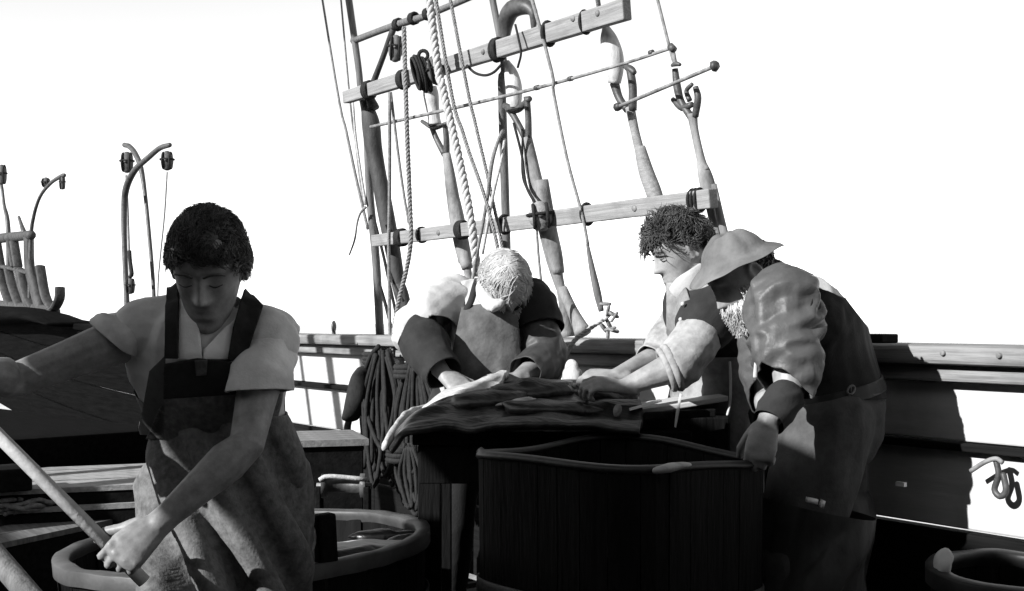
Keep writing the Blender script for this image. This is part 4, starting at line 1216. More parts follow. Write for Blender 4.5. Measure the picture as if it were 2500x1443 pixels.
def head_geo(mb, Mh, nose=1.0, seed=0):
    rows = crom(HEAD_SEC, 6)
    seg = 64
    vs, fs = [], []
    n = len(rows)
    for z, w, yf, yb in rows:
        cy = (yf + yb) / 2; hy = (yf - yb) / 2
        for k in range(seg):
            a = 2 * math.pi * k / seg
            c, s = math.cos(a), math.sin(a)
            e = 2.25
            q = (abs(c) ** e + abs(s) ** e) ** (-1 / e)
            x = w * q * c; y = cy + hy * q * s
            if s > 0:
                f = s
                d = 0.0
                # nose
                prof = 0.0
                if -0.046 < z < 0.03:
                    u = (0.03 - z) / 0.076
                    prof = 0.006 + 0.024 * min(1.0, u / 0.86) ** 1.3
                    if u > 0.86: prof *= max(0.0, 1 - (u - 0.86) / 0.14 * 0.75)
                wn_ = 0.0085 + 0.006 * max(0, min(1, (0.0 - z) / 0.04))
                d += nose * prof * gs(x, 0, wn_)
                d += 0.006 * nose * (gs(x, 0.013, 0.007) + gs(x, -0.013, 0.007)) * gs(z, -0.036, 0.008)
                # sockets, brow, lids
                for sx in (-1, 1):
                    d -= 0.013 * gs(x, 0.031 * sx, 0.017) * gs(z, 0.010, 0.013)
                    d += 0.008 * gs(x, 0.032 * sx, 0.011) * gs(z, 0.006, 0.008)
                    d -= 0.003 * gs(x, 0.032 * sx, 0.013) * gs(z, 0.000, 0.002)
                    d += 0.006 * gs(x, 0.032 * sx, 0.022) * gs(z, 0.030, 0.009)
                    d += 0.005 * gs(x, 0.052 * sx, 0.018) * gs(z, -0.022, 0.02)
                    d -= 0.005 * gs(x, 0.045 * sx, 0.016) * gs(z, -0.062, 0.022)
                # mouth
                d += 0.006 * gs(x, 0, 0.021) * (gs(z, -0.062, 0.006) + 1.1 * gs(z, -0.076, 0.006))
                d -= 0.005 * gs(x, 0, 0.022) * gs(z, -0.0685, 0.003)
                d -= 0.004 * gs(x, 0, 0.02) * gs(z, -0.088, 0.006)
                d += 0.006 * gs(x, 0, 0.018) * gs(z, -0.106, 0.012)
                d -= 0.002 * gs(x, 0, 0.004) * gs(z, -0.052, 0.007)
                y += d * f
            vs.append(Mh @ V((x, y, z)))
    for i in range(n - 1):
        for k in range(seg):
            k2 = (k + 1) % seg
            fs.append((i * seg + k, i * seg + k2, (i + 1) * seg + k2, (i + 1) * seg + k))
    fs.append(tuple(range(seg - 1, -1, -1))); fs.append(tuple((n - 1) * seg + k for k in range(seg)))
    mb.add(vs, fs)
    # ears: a rim round a hollow
    R3 = Mh.to_3x3()
    for sx in (-1, 1):
        pts = []
        for a in range(-70, 231, 30):
            r = math.radians(a)
            pts.append(Mh @ V((sx * (0.076 + 0.008 * (math.sin(r) * 0.3 + 0.6)), -0.012 - 0.017 * math.cos(r), 0.0 + 0.031 * math.sin(r) - 0.004 * math.cos(r))))
        mb.loft(pts, [0.0062] * len(pts), 8)
        mb.ell(Mh @ V((sx * 0.075, -0.010, -0.002)), [R3 @ V((0.006, 0, 0)), R3 @ V((0, 0.013, 0)), R3 @ V((0, 0, 0.024))], 12, 8)
        mb.ball(Mh @ V((sx * 0.077, -0.004, -0.028)), 0.008 * R3.col[0].length)

def head_matrix(c, fwd, up, scale=1.0):
    y = V(fwd).normalized(); z = V(up); z = (z - y * z.dot(y)).normalized(); x = y.cross(z)
    m = Matrix((x, y, z)).transposed() * scale
    m = m.to_4x4(); m.translation = V(c)
    return m

def hand_geo(mb, wrist, y, z, side, curl=(40, 50, 35), spread=1.0, thumb=(0.5, -0.35), scale=1.0, curls=None):
    """y = towards the knuckles, z = out of the back of the hand; side +1 left hand, -1 right"""
    y = V(y).normalized(); z = V(z); z = (z - y * z.dot(y)).normalized(); x = y.cross(z) * side
    def W(a, b, c): return V(wrist) + (x * a + y * b + z * c) * scale
    k = scale
    mb.loft([W(0, -0.035, 0), W(0, 0.0, 0), W(0.002, 0.035, 0.002), W(0.001, 0.068, 0.002), W(0, 0.092, -0.002)],
            [(0.027 * k, 0.020 * k), (0.028 * k, 0.019 * k), (0.037 * k, 0.017 * k), (0.042 * k, 0.015 * k), (0.039 * k, 0.011 * k)], 14, hint=x)
    fx = (0.030, 0.0105, -0.010, -0.029); fl = (0.072, 0.080, 0.074, 0.058); fb = (0.088, 0.093, 0.089, 0.080)
    for i in range(4):
        cu = curls[i] if curls else curl
        p = V((fx[i], fb[i] - 0.022, 0.0)); ang = 0.0
        pts = [p.copy()]; rad = [0.0092]
        p = V((fx[i], fb[i], 0.002)); pts.append(p.copy()); rad.append(0.0096)
        sp = (fx[i]) * 1.2 * spread
        for j, (fr, r) in enumerate(((0.45, 0.0095), (0.31, 0.0086), (0.24, 0.0074))):
            ang -= math.radians(cu[j] * (1 + 0.06 * (i - 1.5)))
            d = V((sp * math.cos(ang), math.cos(ang), math.sin(ang))).normalized()
            for q in (0.5, 1.0):
                pts.append(p + d * fl[i] * fr * q); rad.append((0.0079 if q < 1 else r - 0.0002))
            p = p + d * fl[i] * fr
        mb.loft([W(*a) for a in pts], [r * k for r in rad], 10, hint=x)
    # thumb
    a0 = V((0.026, 0.018, -0.006)); a1 = V((0.046, 0.046, -0.016 + 0.02 * thumb[1])); d1 = V((thumb[0], 0.8, thumb[1])).normalized()
    a2 = a1 + d1 * 0.034; d2 = V((thumb[0] * 0.2, 0.75, thumb[1] * 1.9)).normalized(); a3 = a2 + d2 * 0.030
    mb.loft([W(*q) for q in (a0, a0.lerp(a1, 0.5), a1, a1.lerp(a2, 0.5), a2, a3)], [r * k for r in (0.015, 0.0145, 0.0125, 0.0115, 0.0110, 0.0085)], 10)

def arm_geo(mb, sh, el, wr, k=1.0, extra=0.0):
    sh, el, wr = V(sh), V(el), V(wr)
    mb.loft([sh, sh.lerp(el, 0.3), sh.lerp(el, 0.65), el, el.lerp(wr, 0.22), el.lerp(wr, 0.55), wr],
            [(0.056 + extra) * k, (0.053 + extra) * k, (0.045 + extra) * k, (0.040 + extra) * k, (0.046 + extra) * k, (0.037 + extra) * k, (0.026 + extra) * k], 14)

def leg_geo(mb, hip, kn, an, k=1.0, extra=0.0):
    hip, kn, an = V(hip), V(kn), V(an)
    mb.loft([hip, hip.lerp(kn, 0.35), hip.lerp(kn, 0.75), kn, kn.lerp(an, 0.3), kn.lerp(an, 0.7), an],
            [(0.088 + extra) * k, (0.082 + extra) * k, (0.066 + extra) * k, (0.060 + extra) * k, (0.058 + extra) * k, (0.042 + extra) * k, (0.038 + extra) * k], 16)

def torso_geo(mb, J, k=1.0, ex=0.0, lo=True, hi=True, dk=1.0):
    side = (J['shL'] - J['shR']).normalized()
    hs = (J['hipL'] - J['hipR']).normalized()
    mid = (J['shL'] + J['shR']) / 2
    pts, rad = [], []
    if lo:
        pts += [J['pel'] - (J['waist'] - J['pel']) * 0.35]; rad += [(0.150 * k + ex, 0.110 * k * dk + ex)]
    pts += [J['pel'], J['waist'], J['chest']]
    rad += [(0.168 * k + ex, 0.122 * k * dk + ex), (0.148 * k + ex, 0.112 * k * dk + ex), (0.172 * k + ex, 0.126 * k * dk + ex)]
    if hi:
        pts += [mid.lerp(J['neck'], 0.15), J['neck'] * 0.9 + mid * 0.1]; rad += [(0.150 * k + ex, 0.095 * k * dk + ex), (0.075 * k + ex, 0.068 * k + ex)]
    mb.loft(pts, rad, 22, hint=side * 0.7 + hs * 0.3, sub=3)
    if hi:
        for s in ('shL', 'shR'):
            mb.loft([mid.lerp(J['neck'], 0.4), mid.lerp(J[s], 0.55) + (J['neck'] - mid) * 0.16, J[s]], [0.062 * k + ex, 0.062 * k + ex, 0.060 * k + ex], 14, sub=2)

def body(root, J, Mh, m, hands, shoe=True, k=1.0, nose=1.0, voxel=0.0048, feet_dir=None):
    mb = MB()
    torso_geo(mb, J, k)
    hb = Mh @ V((0, -0.028, -0.055))
    mb.loft([J['neck'].lerp((J['shL'] + J['shR']) / 2, 0.5), J['neck'], hb.lerp(J['neck'], 0.35), hb], [0.070 * k, 0.060 * k, 0.055 * k, 0.056 * k], 16)
    for s in 'LR':
        arm_geo(mb, J['sh' + s], J['el' + s], J['wr' + s], k)
        leg_geo(mb, J['hip' + s], J['kn' + s], J['an' + s], k)
    head_geo(mb, Mh, nose)
    for h in hands: hand_geo(mb, *h[0], **h[1])
    fd = V(feet_dir or (0, -1, 0)).normalized()
    for s in 'LR':
        a = J['an' + s]
        mb.loft([a - fd * 0.04 + UP * -0.03, a + fd * 0.05 - UP * 0.035, a + fd * 0.16 - UP * 0.05], [(0.036, 0.04), (0.042, 0.036), (0.036, 0.02)], 12, hint=fd.cross(UP))
    me = fuse(mb, voxel, 2, 0.45)
    return link_mesh('body', me, m, root)

def boots(root, J, m, fd, top=0.30, r=0.055):
    for s in 'LR':
        a = J['an' + s]; kn = J['kn' + s]
        u = (kn - a).normalized()
        fdv = V(fd).normalized()
        mb = MB()
        mb.loft([V((a.x, a.y, 0.03)) - fdv * 0.05, V((a.x, a.y, 0.05)) + fdv * 0.05, V((a.x, a.y, 0.04)) + fdv * 0.17], [(0.045, 0.035), (0.052, 0.046), (0.044, 0.032)], 14, hint=fdv.cross(UP))
        mb.loft([V((a.x, a.y, 0.05)), a + u * 0.05, a + u * top], [r, r * 0.95, r * 1.15], 14)
        o = link_mesh('boot', fuse(mb, 0.008, 2), m, root)

def hair(root, name, Mh, m, test, n, length, curl, thick=0.0022, seed=1, droop=0.3, cap=True, lift=1.0, clump=0.0):
    """a scalp cap plus many curved strands; test(d) says where hair grows on the unit sphere of the head"""
    rng = random.Random(seed)
    mb = MB()
    C0 = V((0, -0.006, 0.016)); A = V((0.0775, 0.098, 0.108))
    def surf(d, k=1.0): return C0 + V((d.x * A.x, d.y * A.y, d.z * A.z)) * k
    if cap:
        sm = MB(); sm.ell((0, 0, 0), ((1, 0, 0), (0, 1, 0), (0, 0, 1)), 64, 40)
        keep = [f for f in sm.f if test(sum((V(sm.v[i]) for i in f), V()) / len(f))]
        used = sorted({i for f in keep for i in f}); idx = {j: i for i, j in enumerate(used)}
        vs = []
        for j in used:
            d = V(sm.v[j]).normalized()
            k = 1.035 + 0.03 * lift * noise.noise(d * 5 + V((seed, 0, 0))) + 0.03 * lift
            vs.append(Mh @ surf(d, k))
        mb.add(vs, [tuple(idx[i] for i in f) for f in keep])
    cnt = 0
    while cnt < n:
        d = V((rng.gauss(0, 1), rng.gauss(0, 1), rng.gauss(0, 1)))
        if d.length < 1e-3: continue
        d.normalize()
        if not test(d): continue
        cnt += 1
        p = surf(d, 1.0)
        nr = V((d.x / A.x, d.y / A.y, d.z / A.z)).normalized()
        flow = noise.noise_vector(d * 2.2 + V((seed * 2.0, 0, 0)))
        tg = (flow - nr * flow.dot(nr))
        if tg.length > 1e-4: tg.normalize()
        L_ = length * rng.uniform(0.6, 1.2)
        ph = rng.uniform(0, 6.28)
        bi = nr.cross(tg)
        pts = []
        for i in range(5):
            u = i / 4
            o = nr * (L_ * (0.75 * u - 0.35 * u * u) * lift + 0.004) + tg * (L_ * 0.85 * u) + (tg * math.cos(ph + u * 5) + bi * math.sin(ph + u * 5)) * curl * u - V((0, 0, 1)) * droop * L_ * u * u
            pts.append(Mh @ (p + o))
        mb.loft(pts, [thick, thick * 1.3, thick * 1.2, thick, thick * 0.3], 4, round_ends=False, caps=False)
    return link_mesh(name, mb.mesh(name), m, root)

def person(label, loc):
    return thing('person', label, 'person', loc)

def garment(root, name, parts, m, label=None):
    return link_mesh(name, join(parts), m, root, label=label)

def sleeve(sh, el, wr, end, r, voxel=0.006, seed=0, amp=0.007, freq=12, cutn=None):
    """cloth tube from the shoulder; end = fraction along upper arm (<=1) or 1+fraction along the forearm"""
    sh, el, wr = V(sh), V(el), V(wr)
    mb = MB()
    st = sh + (sh - el).normalized() * 0.02
    if end <= 1:
        e = sh.lerp(el, end); d = (el - sh).normalized()
        mb.loft([st, sh.lerp(el, end * 0.33), sh.lerp(el, end * 0.66), e + d * (0.12 if cutn else 0.03)], [r[0], r[1], r[2], r[3]], 18)
    else:
        f = end - 1
        e = el.lerp(wr, f); d = (wr - el).normalized()
        mb.loft([st, sh.lerp(el, 0.35), sh.lerp(el, 0.75), el, el.lerp(wr, f * 0.5), e + d * 0.03], [r[0], r[1], r[2], r[3], r[4], r[5]], 18, sub=2)
    me = fuse(mb, voxel, 2)
    ax = (el - sh).normalized()
    side = ax.cross(V((0, -1, 0)))
    wrinkle(me, amp, freq, side + ax * 0.35, 2.5, seed)
    bisect(me, e, V(cutn) if cutn else d)
    return solid(me, 0.004)

# ============ the young man in the foreground
def man_young():
    d = 2.78
    J = {}
    J['pel'] = P(548, 1165, 2.98); J['waist'] = P(530, 1040, 2.95); J['chest'] = P(512, 900, 2.88); J['neck'] = P(508, 765, 2.83)
    J['shR'] = P(358, 806, 2.82); J['shL'] = P(655, 834, 2.82)
    J['elL'] = P(602, 1085, 2.66); J['wrL'] = P(383, 1283, 2.55)
    J['elR'] = P(45, 925, 2.72); J['wrR'] = P(-115, 905, 2.56)
    J['hipL'] = P(630, 1190, 2.98); J['hipR'] = P(462, 1190, 2.98)
    J['knL'] = P(655, 1640, 2.93); J['knR'] = P(440, 1640, 2.90)
    J['anL'] = V((J['knL'].x + 0.03, 3.0, 0.09)); J['anR'] = V((J['knR'].x - 0.02, 2.98, 0.09))
    root = person('young dark haired man in grey short sleeves and bib overalls gripping a pole', V((J['pel'].x, J['pel'].y, 0)))
    Mh = head_matrix(P(510, 651, 2.74), (0.01, -0.86, -0.51), (0.02, -0.51, 0.86), 1.04)
    pd = (P(355, 1385, 2.50) - P(-115, 915, 2.56)).normalized()      # pole direction, down to the right
    yL = (J['wrL'] - J['elL']).normalized()
    yh = (yL - pd * yL.dot(pd)).normalized()
    zL = pd.cross(yh)
    if zL.y > 0: zL = -zL
    # left hand: thumb towards the upper left along the pole
    hl = ((J['wrL'], yh * 1.0 + zL * 0.10, zL, 1), dict(curls=((50, 80, 52), (62, 78, 50), (68, 76, 55), (60, 82, 60)), spread=0.9, thumb=(0.75, -0.55), scale=1.08))
    yr_ = (J['wrR'] - J['elR']).normalized(); yr_ = (yr_ - pd * yr_.dot(pd)).normalized()
    hr = ((J['wrR'], yr_, V((-0.3, -0.6, 0.8)), -1), dict(curl=(62, 78, 52), spread=0.3, thumb=(0.6, -0.5)))
    body(root, J, Mh, M['skindark'], [hl, hr], voxel=0.004)
    # hair
    test = lambda q: q.z > 0.06 + 0.34 * max(0, q.y) ** 1.2 - 0.5 * max(0, -q.y) - 0.25 * abs(q.x) * (q.y < 0.55) - 0.10 * gs(q.x, -0.12, 0.16)
    hair(root, 'hair', Mh, M['hairdark'], test, 8000, 0.026, 0.007, 0.0008, 3, 0.1, True, 0.95)
    mbw = MB()
    for sx in (-1, 1):
        mbw.loft([Mh @ V((sx * x, y, z)) for x, y, z in ((0.013, 0.100, 0.026), (0.028, 0.101, 0.033), (0.046, 0.092, 0.030), (0.054, 0.084, 0.024))], [(0.003, 0.0045), (0.003, 0.005), (0.003, 0.0045), 0.002], 8, sub=3)
        mbw.loft([Mh @ V((sx * x, y, z)) for x, y, z in ((0.019, 0.0865, 0.000), (0.032, 0.0905, -0.002), (0.046, 0.083, 0.001))], [0.0013, 0.0017, 0.0012], 6, sub=3)
    mbw.build('eyebrows', M['hairdark'], root)
    # shirt
    mb = MB(); torso_geo(mb, J, 1.0, 0.014, lo=False)
    sh = fuse(mb, 0.006, 3); wrinkle(sh, 0.006, 9, (0.25, 0, 1), 3.5, 1)
    # neck opening
    bm = bmesh.new(); bm.from_mesh(sh)
    nk = J['neck']
    dele = []
    for v in bm.verts:
        x, y = pix(v.co)
        if (v.co - (Mh @ V((0, -0.03, -0.07)))).length < 0.075: dele.append(v)
    bmesh.ops.delete(bm, geom=dele, context='VERTS'); bm.to_mesh(sh); bm.free()
    folds(sh, 0.007, 34, -0.15, 1.5, 1.2, 3)
    parts = [solid(sh, 0.004)]
    parts.append(sleeve(J['shL'], J['elL'], J['wrL'], 0.50, (0.062, 0.066, 0.068, 0.068), seed=2, amp=0.014, freq=11, cutn=(0.05, -0.1, -1)))
    parts.append(sleeve(J['shR'], J['elR'], J['wrR'], 0.22, (0.060, 0.064, 0.067, 0.067), seed=5, amp=0.016, freq=12, cutn=(-0.62, 0, -0.78)))
    garment(root, 'shirt', parts, M['shirtgrey'])
    # placket and open collar
    mb = MB(); torso_geo(mb, J, 1.0, 0.022, lo=False); base = fuse(mb, 0.006, 3)
    back = lambda me: bisect(me, J['chest'] + V((0, 0.02, 0)), V((0, 1, 0)))
    a = back(crop_poly(copy_mesh(base), [(432, 716), (476, 730), (490, 826), (494, 876), (428, 876)]))
    b = back(crop_poly(copy_mesh(base), [(548, 800), (596, 748), (580, 876), (497, 876), (500, 838)]))
    garment(root, 'shirt_front', [solid(a, 0.005)], M['shirtpale']); garment(root, 'shirt_front', [solid(largest(b), 0.005)], M['shirtpale'])
    mb = MB()
    mb.loft([P(440, 718, 2.79), P(458, 760, 2.765), P(478, 800, 2.75), P(492, 835, 2.75)], [(0.010, 0.004), (0.014, 0.004), (0.011, 0.004), (0.005, 0.003)], 10, hint=(1, 0, 0.6), sub=4)
    mb.build('collar', M['shirtpale'], root)
    mb = MB()
    mb.loft([P(586, 750, 2.79), P(562, 790, 2.765), P(534, 815, 2.75), P(504, 838, 2.75)], [(0.010, 0.004), (0.014, 0.004), (0.011, 0.004), (0.005, 0.003)], 10, hint=(1, 0, 0.6), sub=4)
    mb.build('collar', M['shirtpale'], root)
    # overalls: trousers
    mb = MB(); torso_geo(mb, J, 1.0, 0.016, hi=False)
    mb.loft([J['pel'] - UP * 0.06, J['pel'], J['waist']], [(0.17, 0.13), (0.17, 0.13), (0.16, 0.12)], 20, hint=(1, 0, 0))
    leg_geo(mb, J['hipL'] + V((0.015, 0, 0)), J['knL'], J['anL'] + UP * 0.04, 1.0, 0.034)
    leg_geo(mb, J['hipR'] + V((-0.01, 0, 0)), J['knR'], J['anR'] + UP * 0.04, 1.0, 0.034)
    tr = fuse(mb, 0.008, 3); wrinkle(tr, 0.012, 8, (0.45, 0, -1), 4, 4)
    bisect(tr, J['chest'] + (J['waist'] - J['chest']) * 0.25, (J['chest'] - J['waist']))
    garment(root, 'overalls', [tr], M['skirt'])
    # long apron skirt hanging from the waist over the thighs
    mb = MB()
    mb.loft([P(540, 955, 2.93), P(546, 1090, 2.93), P(552, 1200, 2.92), P(556, 1330, 2.90), P(556, 1480, 2.88), P(556, 1640, 2.86)],
            [(0.155, 0.14), (0.165, 0.160), (0.172, 0.175), (0.178, 0.185), (0.182, 0.19), (0.185, 0.19)], 26, hint=(1, 0, 0), sub=2)
    ap = fuse(mb, 0.007, 3); folds(ap, 0.075, 56, 0.5, 1.0, 0.74, 9, sharp=0.55, warp=0.7)
    bisect(ap, P(540, 1010, 2.93), UP); bisect(ap, P(540, 1600, 2.88), -UP); bisect(ap, P(540, 1200, 3.0), V((0, 1, 0)))
    garment(root, 'apron', [solid(ap, 0.004)], M['skirt'])
    # bib and straps
    mb = MB(); torso_geo(mb, J, 1.0, 0.032); base = fuse(mb, 0.006, 3)
    bib = back(crop_poly(copy_mesh(base), [(404, 866), (482, 874), (574, 858), (584, 960), (402, 972)]))
    bib2 = back(crop_poly(copy_mesh(base), [(402, 968), (584, 956), (640, 1070), (360, 1070)]))
    strapR = crop_poly(copy_mesh(base), [(408, 700), (438, 690), (436, 874), (404, 874)])
    strapL = crop_poly(copy_mesh(base), [(596, 705), (642, 750), (592, 900), (556, 874), (568, 800)])
    strapR = bisect(strapR, J['neck'] + V((0, 0.10, 0)), V((0, 1, 0))); strapL = bisect(strapL, J['neck'] + V((0, 0.10, 0)), V((0, 1, 0)))
    garment(root, 'bib', [solid(bib, 0.006)], M['bib'])
    garment(root, 'bib_skirt', [solid(bib2, 0.005)], M['skirt'])
    sidep = crop_poly(copy_mesh(base), [(368, 905), (404, 868), (404, 1060), (340, 1060)])
    garment(root, 'side_panel', [solid(bisect(sidep, J['chest'] + V((0, 0.06, 0)), V((0, 1, 0))), 0.005)], M['trouser'])
    garment(root, 'strap', [solid(strapR, 0.006)], M['bib']); garment(root, 'strap', [solid(strapL, 0.006)], M['bib'])
    pk = back(crop_poly(copy_mesh(base), [(478, 878), (507, 876), (505, 912), (482, 914)])); 
    po = garment(root, 'bib_tab', [solid(pk, 0.011)], M['denim'])
    boots(root, J, M['boot'], (0, -1, 0))
    # the pole
    a = P(-190, 838, 2.57); b = P(-115, 915, 2.56)
    q = J['wrL'] + yh * 0.094 - zL * 0.029
    mb = MB(); dirp = pd
    mb.tube([q - dirp * 0.75, q + dirp * 0.065], 0.0145, 14)
    tag(mb.build('pole', M['pole'], loc=q), 'smooth pale wooden pole held by the young man slanting down to his left hand', 'pole')
man_young()

# ============ the white-haired man bending over the table
def man_old():
    J = {}
    J['pel'] = P(1175, 985, 4.55); J['waist'] = P(1180, 905, 4.48); J['chest'] = P(1190, 805, 4.40); J['neck'] = P(1212, 722, 4.32)
    J['shR'] = P(1098, 742, 4.38); J['shL'] = P(1300, 765, 4.36)
    J['elR'] = P(1010, 812, 4.22); J['wrR'] = P(1085, 915, 4.06)
    J['elL'] = P(1332, 880, 4.26); J['wrL'] = P(1262, 925, 4.10)
    J['hipL'] = P(1235, 1000, 4.56); J['hipR'] = P(1115, 1000, 4.56)
    J['knL'] = V((J['hipL'].x + 0.03, 4.50, 0.50)); J['knR'] = V((J['hipR'].x - 0.02, 4.50, 0.50))
    J['anL'] = V((J['hipL'].x + 0.05, 4.56, 0.09)); J['anR'] = V((J['hipR'].x - 0.04, 4.56, 0.09))
    root = person('white-haired old man in a canvas bib apron bending over the cutting table', V((J['pel'].x, J['pel'].y, 0)))
    Mh = head_matrix(P(1234, 690, 4.24), (0.20, -0.40, -0.90), (0.10, -0.90, 0.40), 0.96)
    hr = ((J['wrR'], (0.5, -0.4, -0.35), (-0.3, -0.4, 0.8), -1), dict(curl=(30, 40, 25)))
    hl = ((J['wrL'], (-0.7, -0.4, -0.15), (0.2, -0.5, 0.8), 1), dict(curl=(35, 45, 25)))
    body(root, J, Mh, M['skin'], [hr, hl], voxel=0.006)
    test = lambda q: q.z > -0.05 + 0.42 * max(0, q.y) - 0.55 * max(0, -q.y)
    hair(root, 'hair', Mh, M['hairwhite'], test, 4200, 0.055, 0.010, 0.0013, 8, 0.6, True, 0.4)
    mb = MB()
    rng = random.Random(4)
    for i in range(1100):
        a = rng.uniform(-1.5, 1.5)
        z = rng.uniform(-0.12, -0.045); w = 0.062 * math.sin(a); y = 0.045 + 0.055 * math.cos(a)
        p = V((w, y, z)); nr = V((math.sin(a), math.cos(a) * 0.9, -0.5)).normalized()
        ps = [Mh @ (p + nr * 0.045 * u + V((rng.uniform(-1, 1), rng.uniform(-1, 1), -1.2)) * 0.010 * u) for u in (0, 0.35, 0.7, 1)]
        mb.loft(ps, [0.0016, 0.0022, 0.0018, 0.0006], 4, round_ends=False)
    mb.build('beard', M['hairwhite'], root)
    # shirt: white, billowing at the back
    mb = MB(); torso_geo(mb, J, 1.0, 0.02, lo=False)
    mb.ell(P(1110, 745, 4.48), (V((0.115, 0, 0.03)), V((0, 0.12, 0)), V((-0.02, 0, 0.085))), 22, 14)
    sh = fuse(mb, 0.007, 3); wrinkle(sh, 0.018, 10, (0.25, 0, 1), 3.5, 2)
    parts = [sh, sleeve(J['shR'], J['elR'], J['wrR'], 1.12, (0.095, 0.105, 0.100, 0.078, 0.070, 0.062), seed=3, amp=0.012, freq=11, voxel=0.007)]
    garment(root, 'shirt', parts, M['shirtwhite'])
    # neckerchief
    mb = MB(); mb.loft([P(1178, 690, 4.26), P(1183, 720, 4.20), P(1196, 742, 4.16), P(1214, 746, 4.12), P(1224, 738, 4.12)], [0.020, 0.028, 0.024, 0.022, 0.016], 12, sub=3)
    me = fuse(mb, 0.006, 1); wrinkle(me, 0.006, 25, (0.3, 0, 1), 3, 6); garment(root, 'neckerchief', [me], M['shirtwhite'])
    # black oversleeve on the right forearm stands in for shade on the white sleeve
    parts = [sleeve(J['elR'] + (J['shR'] - J['elR']) * 0.12, J['elR'].lerp(J['wrR'], 0.5), J['wrR'], 1.95, (0.066, 0.080, 0.082, 0.075, 0.066, 0.060), seed=4, amp=0.008, voxel=0.007)]
    garment(root, 'sleeve_end', parts, M['vest'])
    # dark waistcoat half and sleeve on the left
    mb = MB(); torso_geo(mb, J, 1.0, 0.034, lo=False)
    mb.ball(J['shL'], 0.085)
    vs = fuse(mb, 0.007, 3); wrinkle(vs, 0.005, 9, (0.3, 0, 1), 3, 7)
    vs = crop_poly(vs, [(1232, 690), (1300, 640), (1400, 720), (1400, 900), (1272, 920), (1256, 760)])
    garment(root, 'waistcoat', [solid(vs, 0.006)], M['vest'])
    parts = [sleeve(J['shL'] + V((0.0, 0, 0.02)), J['elL'], J['wrL'], 0.45, (0.088, 0.094, 0.092, 0.09), seed=6, amp=0.006, voxel=0.007)]
    garment(root, 'waistcoat_sleeve', parts, M['vest'])
    parts = [sleeve(J['shL'], J['elL'], J['wrL'], 1.7, (0.07, 0.07, 0.076, 0.074, 0.068, 0.054), seed=8, amp=0.010, freq=16, voxel=0.006)]
    garment(root, 'greasy_sleeve', parts, M['oilskin'])
    # bib apron
    mb = MB(); torso_geo(mb, J, 1.02, 0.045)
    mb.loft([P(1190, 790, 4.28), P(1185, 900, 4.30), P(1180, 1000, 4.36)], [(0.15, 0.09), (0.19, 0.12), (0.2, 0.14)], 20, hint=(1, 0, 0))
    base = fuse(mb, 0.007, 3); folds(base, 0.012, 38, 0.1, 1.3, 1.0, 5)
    ap = crop_poly(base, [(1128, 752), (1190, 742), (1262, 772), (1276, 960), (1250, 1060), (1100, 1060), (1098, 900)])
    bisect(ap, J['chest'] + V((0, 0.04, 0)), V((0, 1, 0)))
    garment(root, 'apron', [solid(ap, 0.006)], M['aprondark'])
    mb = MB(); mb.loft([P(1134, 765, 4.22), P(1150, 735, 4.22), P(1160, 700, 4.28), P(1166, 682, 4.36)], [(0.012, 0.006)] * 4, 8, sub=3); mb.build('apron_strap', M['vest'], root)
    mb = MB(); torso_geo(mb, J, 1.04, 0.02, hi=False)
    leg_geo(mb, J['hipL'], J['knL'], J['anL'] + UP * 0.04, 1.0, 0.03); leg_geo(mb, J['hipR'], J['knR'], J['anR'] + UP * 0.04, 1.0, 0.03)
    tr = fuse(mb, 0.012, 3); bisect(tr, J['waist'], UP); garment(root, 'trousers', [tr], M['vest'])
    boots(root, J, M['boot'], (0, -1, 0))
man_old()

